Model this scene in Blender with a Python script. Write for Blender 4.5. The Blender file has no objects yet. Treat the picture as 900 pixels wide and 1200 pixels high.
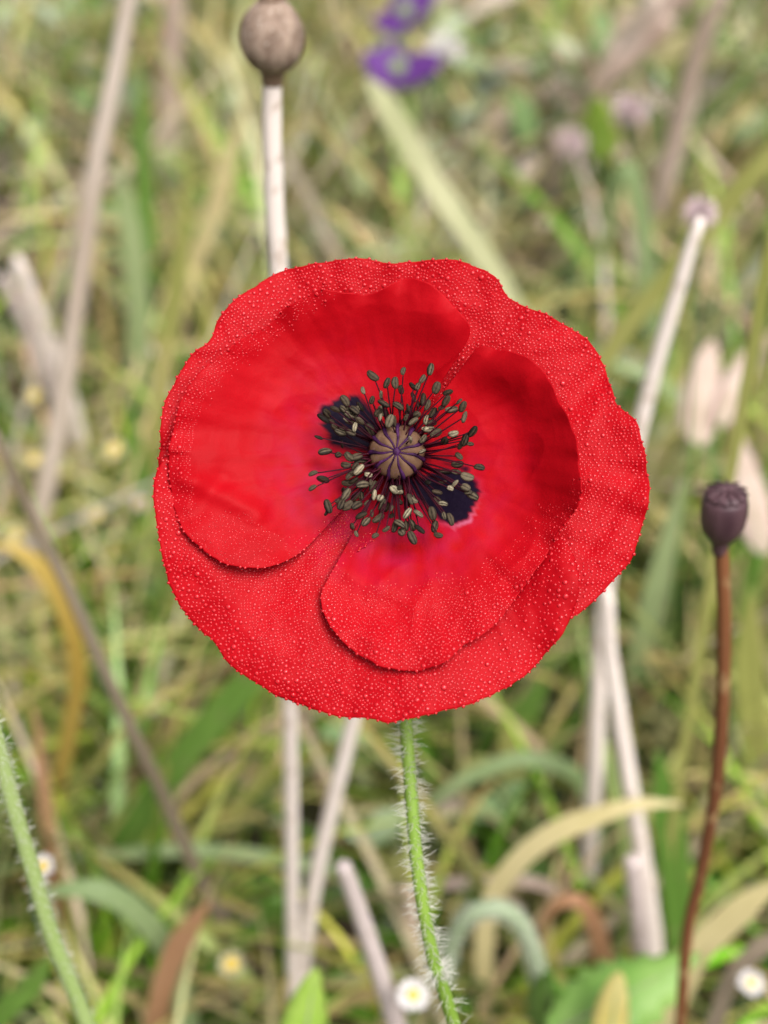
import bpy, math, random
import numpy as np
from mathutils import Vector, Matrix, noise

R = math.radians
random.seed(7)
rng = np.random.default_rng(11)
scene = bpy.context.scene
col = scene.collection

# ------------------------------------------------------------------ camera
CAM_H, PITCH, LENS = 0.45, R(35), 52.0
F = 1200 * LENS / 36.0                      # focal length in photo pixels (900 x 1200)
FOCUS = 0.2135
cam_d = bpy.data.cameras.new('camera')
cam = bpy.data.objects.new('camera', cam_d)
col.objects.link(cam)
cam.location = (0, 0, CAM_H)
cam.rotation_euler = (math.pi / 2 - PITCH, 0, 0)
cam_d.sensor_fit = 'VERTICAL'
cam_d.sensor_height = 36
cam_d.lens = LENS
cam_d.clip_start = 0.01
cam_d.clip_end = 1000
cam_d.dof.use_dof = True
cam_d.dof.focus_distance = FOCUS
cam_d.dof.aperture_fstop = LENS / 4.2
cam_d.dof.aperture_blades = 0
scene.camera = cam

# ------------------------------------------------------------------ light: bright overcast
SUN_EL, SUN_AZ = R(56), R(148)              # azimuth from +Y, positive = to the right
world = bpy.data.worlds.new('World')
scene.world = world
world.use_nodes = True
wn, wl = world.node_tree.nodes, world.node_tree.links
bg = wn['Background']
sky = wn.new('ShaderNodeTexSky')
sky.sky_type = 'NISHITA'
sky.sun_disc = False
sky.sun_elevation = SUN_EL
sky.sun_rotation = SUN_AZ
sky.air_density = 1.0
sky.dust_density = 6.0
sky.ozone_density = 1.0
hs = wn.new('ShaderNodeHueSaturation')
hs.inputs['Saturation'].default_value = 0.25    # cloud cover greys the sky
wl.new(sky.outputs[0], hs.inputs['Color'])
wl.new(hs.outputs[0], bg.inputs['Color'])
bg.inputs['Strength'].default_value = 0.12
sun_d = bpy.data.lights.new('sun', 'SUN')
sun_d.energy = 2.2
sun_d.angle = R(30)
sun_d.color = (1.0, 0.965, 0.92)
sun = bpy.data.objects.new('sun', sun_d)
col.objects.link(sun)
sdir = Vector((math.sin(SUN_AZ) * math.cos(SUN_EL), math.cos(SUN_AZ) * math.cos(SUN_EL), math.sin(SUN_EL)))
sun.rotation_euler = sdir.to_track_quat('Z', 'Y').to_euler()
sun.location = sdir * 3

vs = scene.view_settings
vs.view_transform = 'Standard'
vs.look = 'None'
vs.exposure = 0.72
vs.gamma = 1.0
vs.use_curve_mapping = False
scene.cycles.use_denoising = True
scene.cycles.max_bounces = 8
scene.cycles.transparent_max_bounces = 8
scene.cycles.caustics_reflective = False
scene.cycles.caustics_refractive = True

# ------------------------------------------------------------------ pixel -> place
CP, SP = math.cos(PITCH), math.sin(PITCH)
def ray(px, py):
    u, v = (px - 450) / F, (600 - py) / F
    return Vector((u, CP + v * SP, -SP + v * CP))
def at_depth(px, py, d):
    return Vector((0, 0, CAM_H)) + ray(px, py) * d
def on_plane(px, py, y0, k=0.0):
    """point of the pixel's ray on the upright plane y = y0 + k*z"""
    r = ray(px, py)
    t = (y0 + k * CAM_H) / (r.y - k * r.z)
    return Vector((0, 0, CAM_H)) + r * t
def depth_of(p):
    return p[1] * CP - (p[2] - CAM_H) * SP

# ------------------------------------------------------------------ materials
def new_mat(name):
    m = bpy.data.materials.new(name)
    m.use_nodes = True
    nt = m.node_tree
    nt.nodes.clear()
    return m, nt.nodes, nt.links
def principled(n, **kw):
    p = n.new('ShaderNodeBsdfPrincipled')
    for k, v in kw.items():
        p.inputs[k].default_value = v
    return p
def plant_mat(name, c1, c2, scale=60, rough=0.5, trans=0.25, c3=None, stretch=(1, 1, 0.15), bump=0.15, spots=None, spec=0.3):
    """plant tissue: two or three tones blended by stretched noise, part translucent"""
    m, n, l = new_mat(name)
    out = n.new('ShaderNodeOutputMaterial')
    tc = n.new('ShaderNodeTexCoord')
    mp = n.new('ShaderNodeMapping')
    mp.inputs['Scale'].default_value = stretch
    l.new(tc.outputs['Object'], mp.inputs['Vector'])
    nz = n.new('ShaderNodeTexNoise')
    nz.inputs['Scale'].default_value = scale
    nz.inputs['Detail'].default_value = 6
    l.new(mp.outputs[0], nz.inputs['Vector'])
    rp = n.new('ShaderNodeValToRGB')
    rp.color_ramp.elements[0].position = 0.32
    rp.color_ramp.elements[1].position = 0.68
    rp.color_ramp.elements[0].color = (*c1, 1)
    rp.color_ramp.elements[1].color = (*c2, 1)
    if c3:
        e = rp.color_ramp.elements.new(0.8)
        e.color = (*c3, 1)
    l.new(nz.outputs['Fac'], rp.inputs['Fac'])
    colour = rp.outputs[0]
    if spots:
        n2 = n.new('ShaderNodeTexNoise')
        n2.inputs['Scale'].default_value = scale * 5
        n2.inputs['Detail'].default_value = 3
        l.new(tc.outputs['Object'], n2.inputs['Vector'])
        r2 = n.new('ShaderNodeMapRange')
        r2.inputs[1].default_value = 0.58
        r2.inputs[2].default_value = 0.68
        l.new(n2.outputs['Fac'], r2.inputs[0])
        mx = n.new('ShaderNodeMix')
        mx.data_type = 'RGBA'
        l.new(r2.outputs[0], mx.inputs[0])
        l.new(colour, mx.inputs[6])
        mx.inputs[7].default_value = (*spots, 1)
        colour = mx.outputs[2]
    p = principled(n, Roughness=rough)
    p.inputs['Specular IOR Level'].default_value = spec
    l.new(colour, p.inputs['Base Color'])
    bp = n.new('ShaderNodeBump')
    bp.inputs['Strength'].default_value = bump
    bp.inputs['Distance'].default_value = 0.001
    l.new(nz.outputs['Fac'], bp.inputs['Height'])
    l.new(bp.outputs[0], p.inputs['Normal'])
    if trans > 0:
        tr = n.new('ShaderNodeBsdfTranslucent')
        l.new(colour, tr.inputs['Color'])
        ms = n.new('ShaderNodeMixShader')
        ms.inputs[0].default_value = trans
        l.new(p.outputs[0], ms.inputs[1])
        l.new(tr.outputs[0], ms.inputs[2])
        l.new(ms.outputs[0], out.inputs[0])
    else:
        l.new(p.outputs[0], out.inputs[0])
    return m

M = {}
M['straw'] = plant_mat('pale_dry_stalk', (0.74, 0.62, 0.56), (0.84, 0.75, 0.70), 50, 0.55, 0.1, spots=(0.56, 0.45, 0.38))
M['straw_pink'] = plant_mat('pinkish_grey_dry_stalk', (0.46, 0.37, 0.35), (0.62, 0.53, 0.51), 50, 0.6, 0.1, spots=(0.36, 0.27, 0.22))
M['straw_warm'] = plant_mat('warm_dry_stalk', (0.52, 0.38, 0.28), (0.68, 0.54, 0.43), 50, 0.55, 0.1)
M['taupe'] = plant_mat('taupe_dry_stalk', (0.48, 0.38, 0.31), (0.64, 0.54, 0.47), 40, 0.6, 0.1)
M['twig'] = plant_mat('grey_brown_twig', (0.15, 0.115, 0.075), (0.27, 0.215, 0.16), 40, 0.65, 0.0)
M['pod'] = plant_mat('brown_capsule', (0.14, 0.09, 0.065), (0.33, 0.24, 0.185), 330, 0.75, 0.0, stretch=(1, 1, 0.5), bump=0.5, spots=(0.42, 0.35, 0.29))
M['collar'] = plant_mat('brown_collar', (0.13, 0.08, 0.05), (0.24, 0.16, 0.11), 300, 0.7, 0.0)
M['pod_dark'] = plant_mat('dark_plum_capsule', (0.045, 0.020, 0.027), (0.105, 0.055, 0.064), 160, 0.5, 0.0, bump=0.3)
M['stem_red'] = plant_mat('red_brown_stem', (0.10, 0.035, 0.016), (0.22, 0.085, 0.035), 40, 0.55, 0.0, spots=(0.28, 0.17, 0.08))
M['green'] = plant_mat('green_blade', (0.09, 0.20, 0.028), (0.18, 0.32, 0.06), 30, 0.42, 0.35, c3=(0.30, 0.36, 0.10), spots=(0.20, 0.26, 0.08))
M['green_pale'] = plant_mat('pale_green_blade', (0.26, 0.35, 0.14), (0.40, 0.46, 0.24), 30, 0.45, 0.35)
M['green_grey'] = plant_mat('grey_green_blade', (0.20, 0.28, 0.11), (0.34, 0.42, 0.21), 30, 0.45, 0.3)
M['yellow_green'] = plant_mat('yellow_green_blade', (0.27, 0.29, 0.07), (0.42, 0.40, 0.14), 30, 0.5, 0.3)
M['gold'] = plant_mat('golden_blade', (0.42, 0.27, 0.045), (0.50, 0.38, 0.11), 40, 0.5, 0.3, c3=(0.38, 0.18, 0.05))
M['orange'] = plant_mat('rusty_blade', (0.40, 0.20, 0.10), (0.56, 0.34, 0.20), 40, 0.5, 0.3)
M['wheat_green'] = plant_mat('straw_green_blade', (0.38, 0.40, 0.20), (0.56, 0.55, 0.34), 30, 0.45, 0.3)
M['wheat'] = plant_mat('wheat_blade', (0.56, 0.48, 0.23), (0.70, 0.61, 0.35), 40, 0.5, 0.3)
M['pinkdry'] = plant_mat('pinkish_dry_leaf', (0.50, 0.36, 0.29), (0.66, 0.53, 0.46), 50, 0.6, 0.3)
M['stem_green'] = plant_mat('poppy_stem_green', (0.14, 0.25, 0.025), (0.23, 0.35, 0.06), 60, 0.5, 0.15)
M['hair'] = plant_mat('white_plant_hair', (0.74, 0.72, 0.66), (0.80, 0.79, 0.74), 60, 0.5, 0.5)
M['leaf'] = plant_mat('bright_leaf', (0.17, 0.34, 0.06), (0.30, 0.46, 0.13), 60, 0.4, 0.35)
M['leaf_lime'] = plant_mat('lime_leaf', (0.30, 0.48, 0.06), (0.42, 0.56, 0.12), 60, 0.4, 0.35)
M['leaf_yellow'] = plant_mat('yellow_leaf', (0.50, 0.42, 0.12), (0.62, 0.54, 0.22), 60, 0.45, 0.3)
M['white_petal'] = plant_mat('white_petal', (0.70, 0.66, 0.64), (0.80, 0.77, 0.76), 90, 0.5, 0.35)
M['cream_petal'] = plant_mat('cream_petal', (0.50, 0.45, 0.26), (0.62, 0.57, 0.38), 90, 0.5, 0.35)
M['yellow_disc'] = plant_mat('yellow_disc', (0.60, 0.42, 0.06), (0.72, 0.56, 0.14), 400, 0.6, 0.1)
M['violet'] = plant_mat('violet_petal', (0.085, 0.022, 0.16), (0.15, 0.045, 0.26), 60, 0.5, 0.35)
M['pinkbloom'] = plant_mat('pale_pink_floret', (0.58, 0.44, 0.46), (0.74, 0.61, 0.63), 120, 0.5, 0.35)

def stuff_mat(name, rough=0.5, trans=0.3):
    m, n, l = new_mat(name)
    out = n.new('ShaderNodeOutputMaterial')
    at = n.new('ShaderNodeAttribute')
    at.attribute_name = 'tint'
    geo = n.new('ShaderNodeNewGeometry')
    nz = n.new('ShaderNodeTexNoise')
    nz.inputs['Scale'].default_value = 90
    nz.inputs['Detail'].default_value = 4
    l.new(geo.outputs['Position'], nz.inputs['Vector'])
    mr = n.new('ShaderNodeMapRange')
    mr.inputs[3].default_value = 0.65
    mr.inputs[4].default_value = 1.35
    l.new(nz.outputs['Fac'], mr.inputs[0])
    mul = n.new('ShaderNodeMix')
    mul.data_type = 'RGBA'
    mul.blend_type = 'MULTIPLY'
    mul.inputs[0].default_value = 1
    l.new(at.outputs['Color'], mul.inputs[6])
    l.new(mr.outputs[0], mul.inputs[7])
    p = principled(n, Roughness=rough)
    p.inputs['Specular IOR Level'].default_value = 0.16
    l.new(mul.outputs[2], p.inputs['Base Color'])
    tr = n.new('ShaderNodeBsdfTranslucent')
    l.new(mul.outputs[2], tr.inputs['Color'])
    ms = n.new('ShaderNodeMixShader')
    ms.inputs[0].default_value = trans
    l.new(p.outputs[0], ms.inputs[1])
    l.new(tr.outputs[0], ms.inputs[2])
    l.new(ms.outputs[0], out.inputs[0])
    return m
M['grass'] = stuff_mat('meadow_grass', 0.45, 0.2)
M['litter'] = stuff_mat('dry_litter', 0.65, 0.1)

# ------------------------------------------------------------------ object helpers
def tag(o, label=None, cat=None, group=None, kind=None):
    if label: o['label'] = label
    if cat: o['category'] = cat
    if group: o['group'] = group
    if kind: o['kind'] = kind
    return o
def make(name, verts, faces, mat, parent=None, origin=None, smooth=True, solid=0):
    """one mesh object; verts are world points, origin is the object's place"""
    base = Vector(origin) if origin is not None else Vector((0, 0, 0))
    off = base if parent is None else (parent_origin(parent) if origin is None else base)
    me = bpy.data.meshes.new(name)
    me.from_pydata([tuple(Vector(v) - off) for v in verts], [], faces)
    if smooth:
        me.polygons.foreach_set('use_smooth', [True] * len(me.polygons))
    me.materials.append(mat)
    o = bpy.data.objects.new(name, me)
    col.objects.link(o)
    if parent is not None:
        o.parent = parent
        o.location = off - parent_origin(parent)
    else:
        o.location = base
    WORLD[o.name] = off
    if solid:
        md = o.modifiers.new('thickness', 'SOLIDIFY')
        md.thickness = solid
        md.offset = 0
    return o
WORLD = {}
def parent_origin(p):
    return WORLD[p.name]
def thing(name, loc):
    o = bpy.data.objects.new(name, None)
    o.empty_display_size = 0.01
    col.objects.link(o)
    o.location = loc
    WORLD[o.name] = Vector(loc)
    return o
def catmull(pts, n):
    pts = [Vector(p) for p in pts]
    if len(pts) == 2:
        return [pts[0].lerp(pts[1], i / (n - 1)) for i in range(n)]
    P = [2 * pts[0] - pts[1]] + pts + [2 * pts[-1] - pts[-2]]
    seg = len(pts) - 1
    out = []
    for i in range(n):
        u = i / (n - 1) * seg
        k = min(int(u), seg - 1)
        t = u - k
        a, b, c, d = P[k:k + 4]
        out.append(0.5 * ((2 * b) + (c - a) * t + (2 * a - 5 * b + 4 * c - d) * t * t + (3 * b - a - 3 * c + d) * t ** 3))
    return out
def interp(vals, n):
    vals = list(vals)
    return np.interp(np.linspace(0, 1, n), np.linspace(0, 1, len(vals)), vals)
def frames(path):
    T = []
    for i in range(len(path)):
        a, b = path[max(i - 1, 0)], path[min(i + 1, len(path) - 1)]
        T.append((b - a).normalized())
    ref = Vector((1, 0, 0)) if abs(T[0].x) < 0.9 else Vector((0, 1, 0))
    N = []
    nrm = (ref - T[0] * ref.dot(T[0])).normalized()
    for t in T:
        nrm = (nrm - t * nrm.dot(t)).normalized()
        N.append(nrm.copy())
    return T, N
def tube_data(path, radii, sides=10, wob=0.06, flat=1.0, hollow=-0.5):
    T, N = frames(path)
    V, Fc = [], []
    for i, p in enumerate(path):
        b = T[i].cross(N[i])
        for k in range(sides):
            a = 2 * math.pi * k / sides
            r = radii[i] * (1 + wob * noise.noise(Vector((i * 0.37, k * 0.9, radii[0] * 977))))
            V.append(p + N[i] * math.cos(a) * r + b * math.sin(a) * r * flat)
    for i in range(len(path) - 1):
        for k in range(sides):
            k2 = (k + 1) % sides
            Fc.append((i * sides + k, i * sides + k2, (i + 1) * sides + k2, (i + 1) * sides + k))
    for end, i in ((0, 0), (1, len(path) - 1)):
        c = len(V)
        V.append(path[i] + T[i] * (radii[i] * (0.5 if end else hollow)))
        for k in range(sides):
            k2 = (k + 1) % sides
            f = (i * sides + k, i * sides + k2, c)
            Fc.append(f if end else f[::-1])
    return V, Fc
def to_ground(P):
    """continue a stem's last stretch down to the soil"""
    P = [Vector(p) for p in P]
    a, b = P[-2], P[-1]
    d = (b - a)
    h = b.z
    if h <= 0.004:
        return P
    if d.z > -1e-4:
        dx, dy = (0.0, 0.0)
    else:
        dx, dy = d.x / -d.z, d.y / -d.z
    dx = max(-0.7, min(0.7, dx)); dy = max(-0.5, min(0.5, dy))
    P.append(Vector((b.x + dx * h * 0.45, b.y + dy * h * 0.45, h * 0.5)))
    P.append(Vector((b.x + dx * h * 0.75, b.y + dy * h * 0.75, -0.004)))
    return P
def stalk_path(pix, y0, k=0.0, ground=True, n=48):
    """pixels run from the tip down to the foot"""
    P = [on_plane(q[0], q[1], q[2] if len(q) > 2 else y0, k) for q in pix]
    if ground:
        P = to_ground(P)
    return catmull(P, n)
def hairs(path, radii, count, length, mat, parent, name='bristle_hairs', lo=0.0, hi=1.0, droop=0.2):
    T, N = frames(path)
    V, Fc = [], []
    for _ in range(count):
        u = (lo + (hi - lo) * random.random()) * (len(path) - 1)
        i = min(int(u), len(path) - 2); t = u - i
        p = path[i].lerp(path[i + 1], t)
        a = random.uniform(0, 2 * math.pi)
        b = T[i].cross(N[i])
        d = N[i] * math.cos(a) + b * math.sin(a)
        s = -N[i] * math.sin(a) + b * math.cos(a)
        L = length * random.uniform(0.3, 1.35)
        w = 0.000052
        dd = (d + T[i] * random.uniform(-0.45, 0.45) + s * random.uniform(-0.35, 0.35)).normalized()
        root = p + d * radii[i] * 0.9
        mid = root + dd * L * 0.55
        tip = mid + (dd + Vector((random.uniform(-.5, .5), random.uniform(-.5, .5), -droop))).normalized() * L * 0.45
        k = len(V)
        tt = T[i]
        for q, ww in ((root, w), (mid, w * 0.8)):
            V += [q + s * ww, q - s * ww * 0.5 + tt * ww * 0.87, q - s * ww * 0.5 - tt * ww * 0.87]
        V.append(tip)
        for j in range(3):
            j2 = (j + 1) % 3
            Fc.append((k + j, k + j2, k + 3 + j2, k + 3 + j))
            Fc.append((k + 3 + j, k + 3 + j2, k + 6))
    o = make(name, V, Fc, mat, parent, smooth=False)
    o['kind'] = 'stuff'
    return o
def pxm(w_px, p):
    """width in metres that shows w_px photo pixels wide at point p"""
    return w_px * depth_of(p) / F
def stalk(name, label, cat, pix, y0, w_px, mat, k=0.0, group=None, ground=True, parent_name=None, sides=10, n=48, wob=0.08):
    path = stalk_path(pix, y0, k, ground, n)
    m = min(len(pix), len(w_px)) if len(w_px) > 1 else 1
    rr = interp([0.5 * pxm(w, path[int(i * (n - 1) / max(len(w_px) - 1, 1) * 0.7)]) for i, w in enumerate(w_px)] * (1 if len(w_px) > 1 else 2), n)
    rr[0] *= 0.5; rr[1] *= 0.9
    V, Fc = tube_data(path, rr, sides, wob, hollow=1.0)
    for q in range(sides):                      # a splintered break
        V[q] = V[q] + (path[1] - path[0]).normalized() * rr[0] * random.uniform(-0.3, 1.3)
    o = make(name, V, Fc, mat, None, path[-1])
    tag(o, label, cat, group)
    return o, path, rr
def ribbon_data(path, widths, twist=0.4, fold=0.25, tw2=None):
    V, Fc = [], []
    n = len(path)
    T, _ = frames(path)
    eye = Vector((0, 0, CAM_H))
    tw2 = twist if tw2 is None else tw2
    for i, p in enumerate(path):
        v = (eye - p).normalized()
        s = T[i].cross(v).normalized()
        f = s.cross(T[i]).normalized()
        a = twist + (tw2 - twist) * i / (n - 1)
        s2 = s * math.cos(a) + f * math.sin(a)
        f2 = -s * math.sin(a) + f * math.cos(a)
        w = widths[i] * 0.5
        V += [p - s2 * w + f2 * w * fold, p - s2 * w * 0.5 + f2 * w * fold * 0.35, p, p + s2 * w * 0.5 + f2 * w * fold * 0.35, p + s2 * w + f2 * w * fold]
    for i in range(n - 1):
        for k in range(4):
            Fc.append((i * 5 + k, i * 5 + k + 1, (i + 1) * 5 + k + 1, (i + 1) * 5 + k))
    return V, Fc
def blade(name, label, cat, pix, y0, w_px, mat, k=0.0, group=None, twist=0.4, tw2=None, ground=True, taper=0.35, n=40):
    """a grass blade; pixels run from the tip to the foot"""
    path = stalk_path(pix, y0, k, ground, n)
    d = path[n // 3]
    w0 = pxm(w_px, d)
    W = []
    for i in range(n):
        u = i / (n - 1)
        W.append(w0 * (min(1, 0.06 + (u / taper) ** 0.75) if u < taper else 1) * (1 - 0.35 * max(0, u - 0.5)))
    V, Fc = ribbon_data(path, W, twist, 0.28, tw2)
    o = make(name, V, Fc, mat, None, path[-1], solid=0.00035)
    tag(o, label, cat, group)
    return o, path
def lathe_data(c, axis, prof, sides=24, lobes=0, amp=0.0):
    axis = axis.normalized()
    ref = Vector((1, 0, 0)) if abs(axis.x) < 0.9 else Vector((0, 1, 0))
    e1 = (ref - axis * ref.dot(axis)).normalized()
    e2 = axis.cross(e1)
    V, Fc = [], []
    for j, (h, r) in enumerate(prof):
        for k in range(sides):
            a = 2 * math.pi * k / sides
            rr = r * (1 + amp * math.cos(lobes * a))
            V.append(c + axis * h + e1 * math.cos(a) * rr + e2 * math.sin(a) * rr)
    for j in range(len(prof) - 1):
        for k in range(sides):
            k2 = (k + 1) % sides
            Fc.append((j * sides + k, j * sides + k2, (j + 1) * sides + k2, (j + 1) * sides + k))
    Fc.append(tuple(range(sides))[::-1])
    Fc.append(tuple((len(prof) - 1) * sides + k for k in range(sides)))
    return V, Fc

# ================================================================== THE SETTING
def build_ground():
    t = np.linspace(-1, 1, 141)
    g = np.sinh(t * 6.5) / np.sinh(6.5) * 220
    xs, ys = g, g + 0.6
    V = []
    for y in ys:
        for x in xs:
            r = math.hypot(x, y - 0.6)
            z = (0.012 * noise.noise(Vector((x * 6, y * 6, 0))) + 0.006 * noise.noise(Vector((x * 25, y * 25, 3))) - 0.012) * (1 if r < 8 else 0) + 0.25 * noise.noise(Vector((x * 0.05, y * 0.05, 9))) * min(1, max(0, (r - 8) / 20))
            V.append((x, y, z))
    n = len(xs)
    Fc = [(j * n + i, j * n + i + 1, (j + 1) * n + i + 1, (j + 1) * n + i) for j in range(n - 1) for i in range(n - 1)]
    m, nd, l = new_mat('meadow_soil')
    out = nd.new('ShaderNodeOutputMaterial')
    tc = nd.new('ShaderNodeTexCoord')
    n1 = nd.new('ShaderNodeTexNoise'); n1.inputs['Scale'].default_value = 38; n1.inputs['Detail'].default_value = 8
    n2 = nd.new('ShaderNodeTexNoise'); n2.inputs['Scale'].default_value = 3.0; n2.inputs['Detail'].default_value = 5
    l.new(tc.outputs['Object'], n1.inputs[0]); l.new(tc.outputs['Object'], n2.inputs[0])
    r1 = nd.new('ShaderNodeValToRGB')
    r1.color_ramp.elements[0].color = (0.018, 0.014, 0.008, 1); r1.color_ramp.elements[0].position = 0.35
    r1.color_ramp.elements[1].color = (0.10, 0.075, 0.038, 1); r1.color_ramp.elements[1].position = 0.72
    l.new(n1.outputs['Fac'], r1.inputs[0])
    r2 = nd.new('ShaderNodeValToRGB')
    r2.color_ramp.elements[0].color = (0, 0, 0, 1); r2.color_ramp.elements[0].position = 0.4
    r2.color_ramp.elements[1].color = (1, 1, 1, 1); r2.color_ramp.elements[1].position = 0.65
    l.new(n2.outputs['Fac'], r2.inputs[0])
    mx = nd.new('ShaderNodeMix'); mx.data_type = 'RGBA'
    l.new(r2.outputs[0], mx.inputs[0]); l.new(r1.outputs[0], mx.inputs[6]); mx.inputs[7].default_value = (0.035, 0.055, 0.014, 1)
    p = principled(nd, Roughness=0.9)
    l.new(mx.outputs[2], p.inputs['Base Color'])
    b = nd.new('ShaderNodeBump'); b.inputs['Strength'].default_value = 0.7; b.inputs['Distance'].default_value = 0.01
    l.new(n1.outputs['Fac'], b.inputs['Height']); l.new(b.outputs[0], p.inputs['Normal'])
    l.new(p.outputs[0], out.inputs[0])
    o = make('ground', V, Fc, m)
    tag(o, 'dark soil and moss of the meadow under the grass', None, None, 'structure')
build_ground()

def in_view_too_near(P, lim):
    """P (n,k,3): true for strands that would stand in front of the flower"""
    d = P[..., 1] * CP - (P[..., 2] - CAM_H) * SP
    u = P[..., 0] / np.maximum(d, 1e-3) * F
    return ((d < lim) & (d > -0.05) & (np.abs(u) < 900)).any(axis=1) | ((np.linalg.norm(P - np.array([0, 0, CAM_H]), axis=-1) < 0.2).any(axis=1))

def strands(name, roots, length, width, th0, bend, palette, weights, mat, tip=None, near=0.37, K=8, roll=0.7, jitter=0.12, label=None):
    """a mass of blades as ONE stuff object"""
    n = len(roots)
    az = rng.uniform(0, 2 * np.pi, n)
    L = rng.uniform(*length, n); W = rng.uniform(*width, n)
    t0 = rng.uniform(*th0, n); bd = rng.uniform(*bend, n)
    s = np.linspace(0, 1, K)
    th = t0[:, None] + bd[:, None] * s[None, :] ** 1.4
    azs = az[:, None] + (rng.normal(0, 0.5, n)[:, None]) * s[None, :]
    step = (L / (K - 1))[:, None]
    dx = np.sin(th) * np.cos(azs) * step; dy = np.sin(th) * np.sin(azs) * step; dz = np.cos(th) * step
    P = np.zeros((n, K, 3))
    P[:, 1:, 0] = np.cumsum(dx[:, :-1], 1); P[:, 1:, 1] = np.cumsum(dy[:, :-1], 1); P[:, 1:, 2] = np.cumsum(dz[:, :-1], 1)
    P[..., :2] += roots[:, None, :]
    P[..., 2] = np.maximum(P[..., 2], 0.004 + 0.01 * rng.random((n, 1)))
    P[:, 0, 2] = -0.01
    keep = ~in_view_too_near(P, near)
    P, azs, L, W, th = P[keep], azs[keep], L[keep], W[keep], th[keep]
    n = len(P)
    side = np.stack([-np.sin(azs), np.cos(azs), np.zeros_like(azs)], -1)
    up = np.stack([-np.cos(th) * np.cos(azs), -np.cos(th) * np.sin(azs), np.sin(th)], -1)
    ro = rng.uniform(-roll, roll, n)[:, None, None] + rng.normal(0, 0.6, n)[:, None, None] * s[None, :, None]
    sd = side * np.cos(ro) + up * np.sin(ro)
    nn = -side * np.sin(ro) + up * np.cos(ro)
    prof = np.minimum(1, 0.55 + 1.6 * s) * np.clip((1 - s) / 0.55, 0.03, 1) ** 0.8
    w = (W[:, None] * prof[None, :])[..., None] * 0.5
    V = np.stack([P - sd * w + nn * w * 0.3, P, P + sd * w + nn * w * 0.3], 2).reshape(-1, 3)
    base = (np.arange(n) * K * 3)[:, None, None]
    i = np.arange(K - 1)[None, :, None] * 3
    j = np.arange(2)[None, None, :]
    a = base + i + j
    Q = np.stack([a, a + 1, a + 4, a + 3], -1).reshape(-1, 4)
    pal = np.array(palette); wts = np.array(weights, float); wts /= wts.sum()
    c = pal[rng.choice(len(pal), n, p=wts)] * np.exp(rng.normal(0, 0.34, (n, 1))) * np.exp(rng.normal(0, jitter * 0.6, (n, 3)))
    # patches: lusher, drier and darker spots of meadow
    rt = P[:, 0, :2]
    q1 = np.array([noise.noise(Vector((x * 13, y * 13, 2.0))) for x, y in rt]); q2 = np.array([noise.noise(Vector((x * 22, y * 22, 7.0))) for x, y in rt])
    dry_ = np.clip(q1 * 1.4, 0, 0.5)[:, None]
    c = c * (1 - dry_) + np.array((0.50, 0.40, 0.22)) * dry_ * np.exp(rng.normal(0, 0.2, (n, 1)))
    q3 = np.array([noise.noise(Vector((x * 8, y * 8, 11.0))) for x, y in rt])
    c = c * np.exp(1.3 * q2 + 0.9 * q3)[:, None]
    C = np.repeat(c[:, None, :], K, 1)
    if tip is not None:
        tf = (rng.random(n) < 0.45)[:, None, None] * np.clip((s - 0.45) / 0.4, 0, 1)[None, :, None]
        C = C * (1 - tf) + np.array(tip)[None, None, :] * tf
    C = np.repeat(C[:, :, None, :], 3, 2).reshape(-1, 3)
    return mesh_stuff(name, V, Q, C, mat, label)
def mesh_stuff(name, V, Q, C, mat, label):
    me = bpy.data.meshes.new(name)
    me.vertices.add(len(V)); me.vertices.foreach_set('co', np.ascontiguousarray(V, dtype=np.float32).ravel())
    me.loops.add(Q.size); me.loops.foreach_set('vertex_index', np.ascontiguousarray(Q, dtype=np.int32).ravel())
    me.polygons.add(len(Q)); me.polygons.foreach_set('loop_start', (np.arange(len(Q)) * Q.shape[1]).astype(np.int32))
    me.update(calc_edges=True)
    me.polygons.foreach_set('use_smooth', np.ones(len(Q), dtype=bool))
    at = me.attributes.new('tint', 'FLOAT_COLOR', 'POINT')
    at.data.foreach_set('color', np.concatenate([C * np.minimum(1, 0.55 / np.maximum(C.max(1, keepdims=True), 1e-6)), np.ones((len(C), 1))], 1).astype(np.float32).ravel())
    me.materials.append(mat)
    me.validate()
    o = bpy.data.objects.new(name, me)
    col.objects.link(o)
    WORLD[o.name] = Vector((0, 0, 0))
    tag(o, label, 'grass', None, 'stuff')
    return o
def scatter(n, x0, x1, y0, y1):
    return np.stack([rng.uniform(x0, x1, n), rng.uniform(y0, y1, n)], -1)
def clumped(n, x0, x1, y0, y1, m, sg):
    c = scatter(m, x0, x1, y0, y1)
    return c[rng.integers(0, m, n)] + rng.normal(0, sg, (n, 2))
GREENS = [(0.045, 0.12, 0.008), (0.12, 0.27, 0.022), (0.21, 0.37, 0.04), (0.18, 0.31, 0.09), (0.35, 0.40, 0.07), (0.50, 0.44, 0.20), (0.55, 0.44, 0.30), (0.34, 0.42, 0.24)]
GREENS = [(q[0] * 0.85, q[1] * 0.84, q[2] * 0.66) for q in GREENS]
GW = [6, 5, 4, 2.5, 3.5, 3, 2.6, 1.6]
TIP = (0.36, 0.28, 0.10)
FAR_HAZY = [(0.14, 0.26, 0.035), (0.23, 0.36, 0.075), (0.32, 0.43, 0.17), (0.42, 0.46, 0.26), (0.44, 0.40, 0.16), (0.52, 0.43, 0.32), (0.09, 0.17, 0.04), (0.36, 0.42, 0.32)]  # paler than the near greens; hazy blur is painted into the colour
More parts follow.
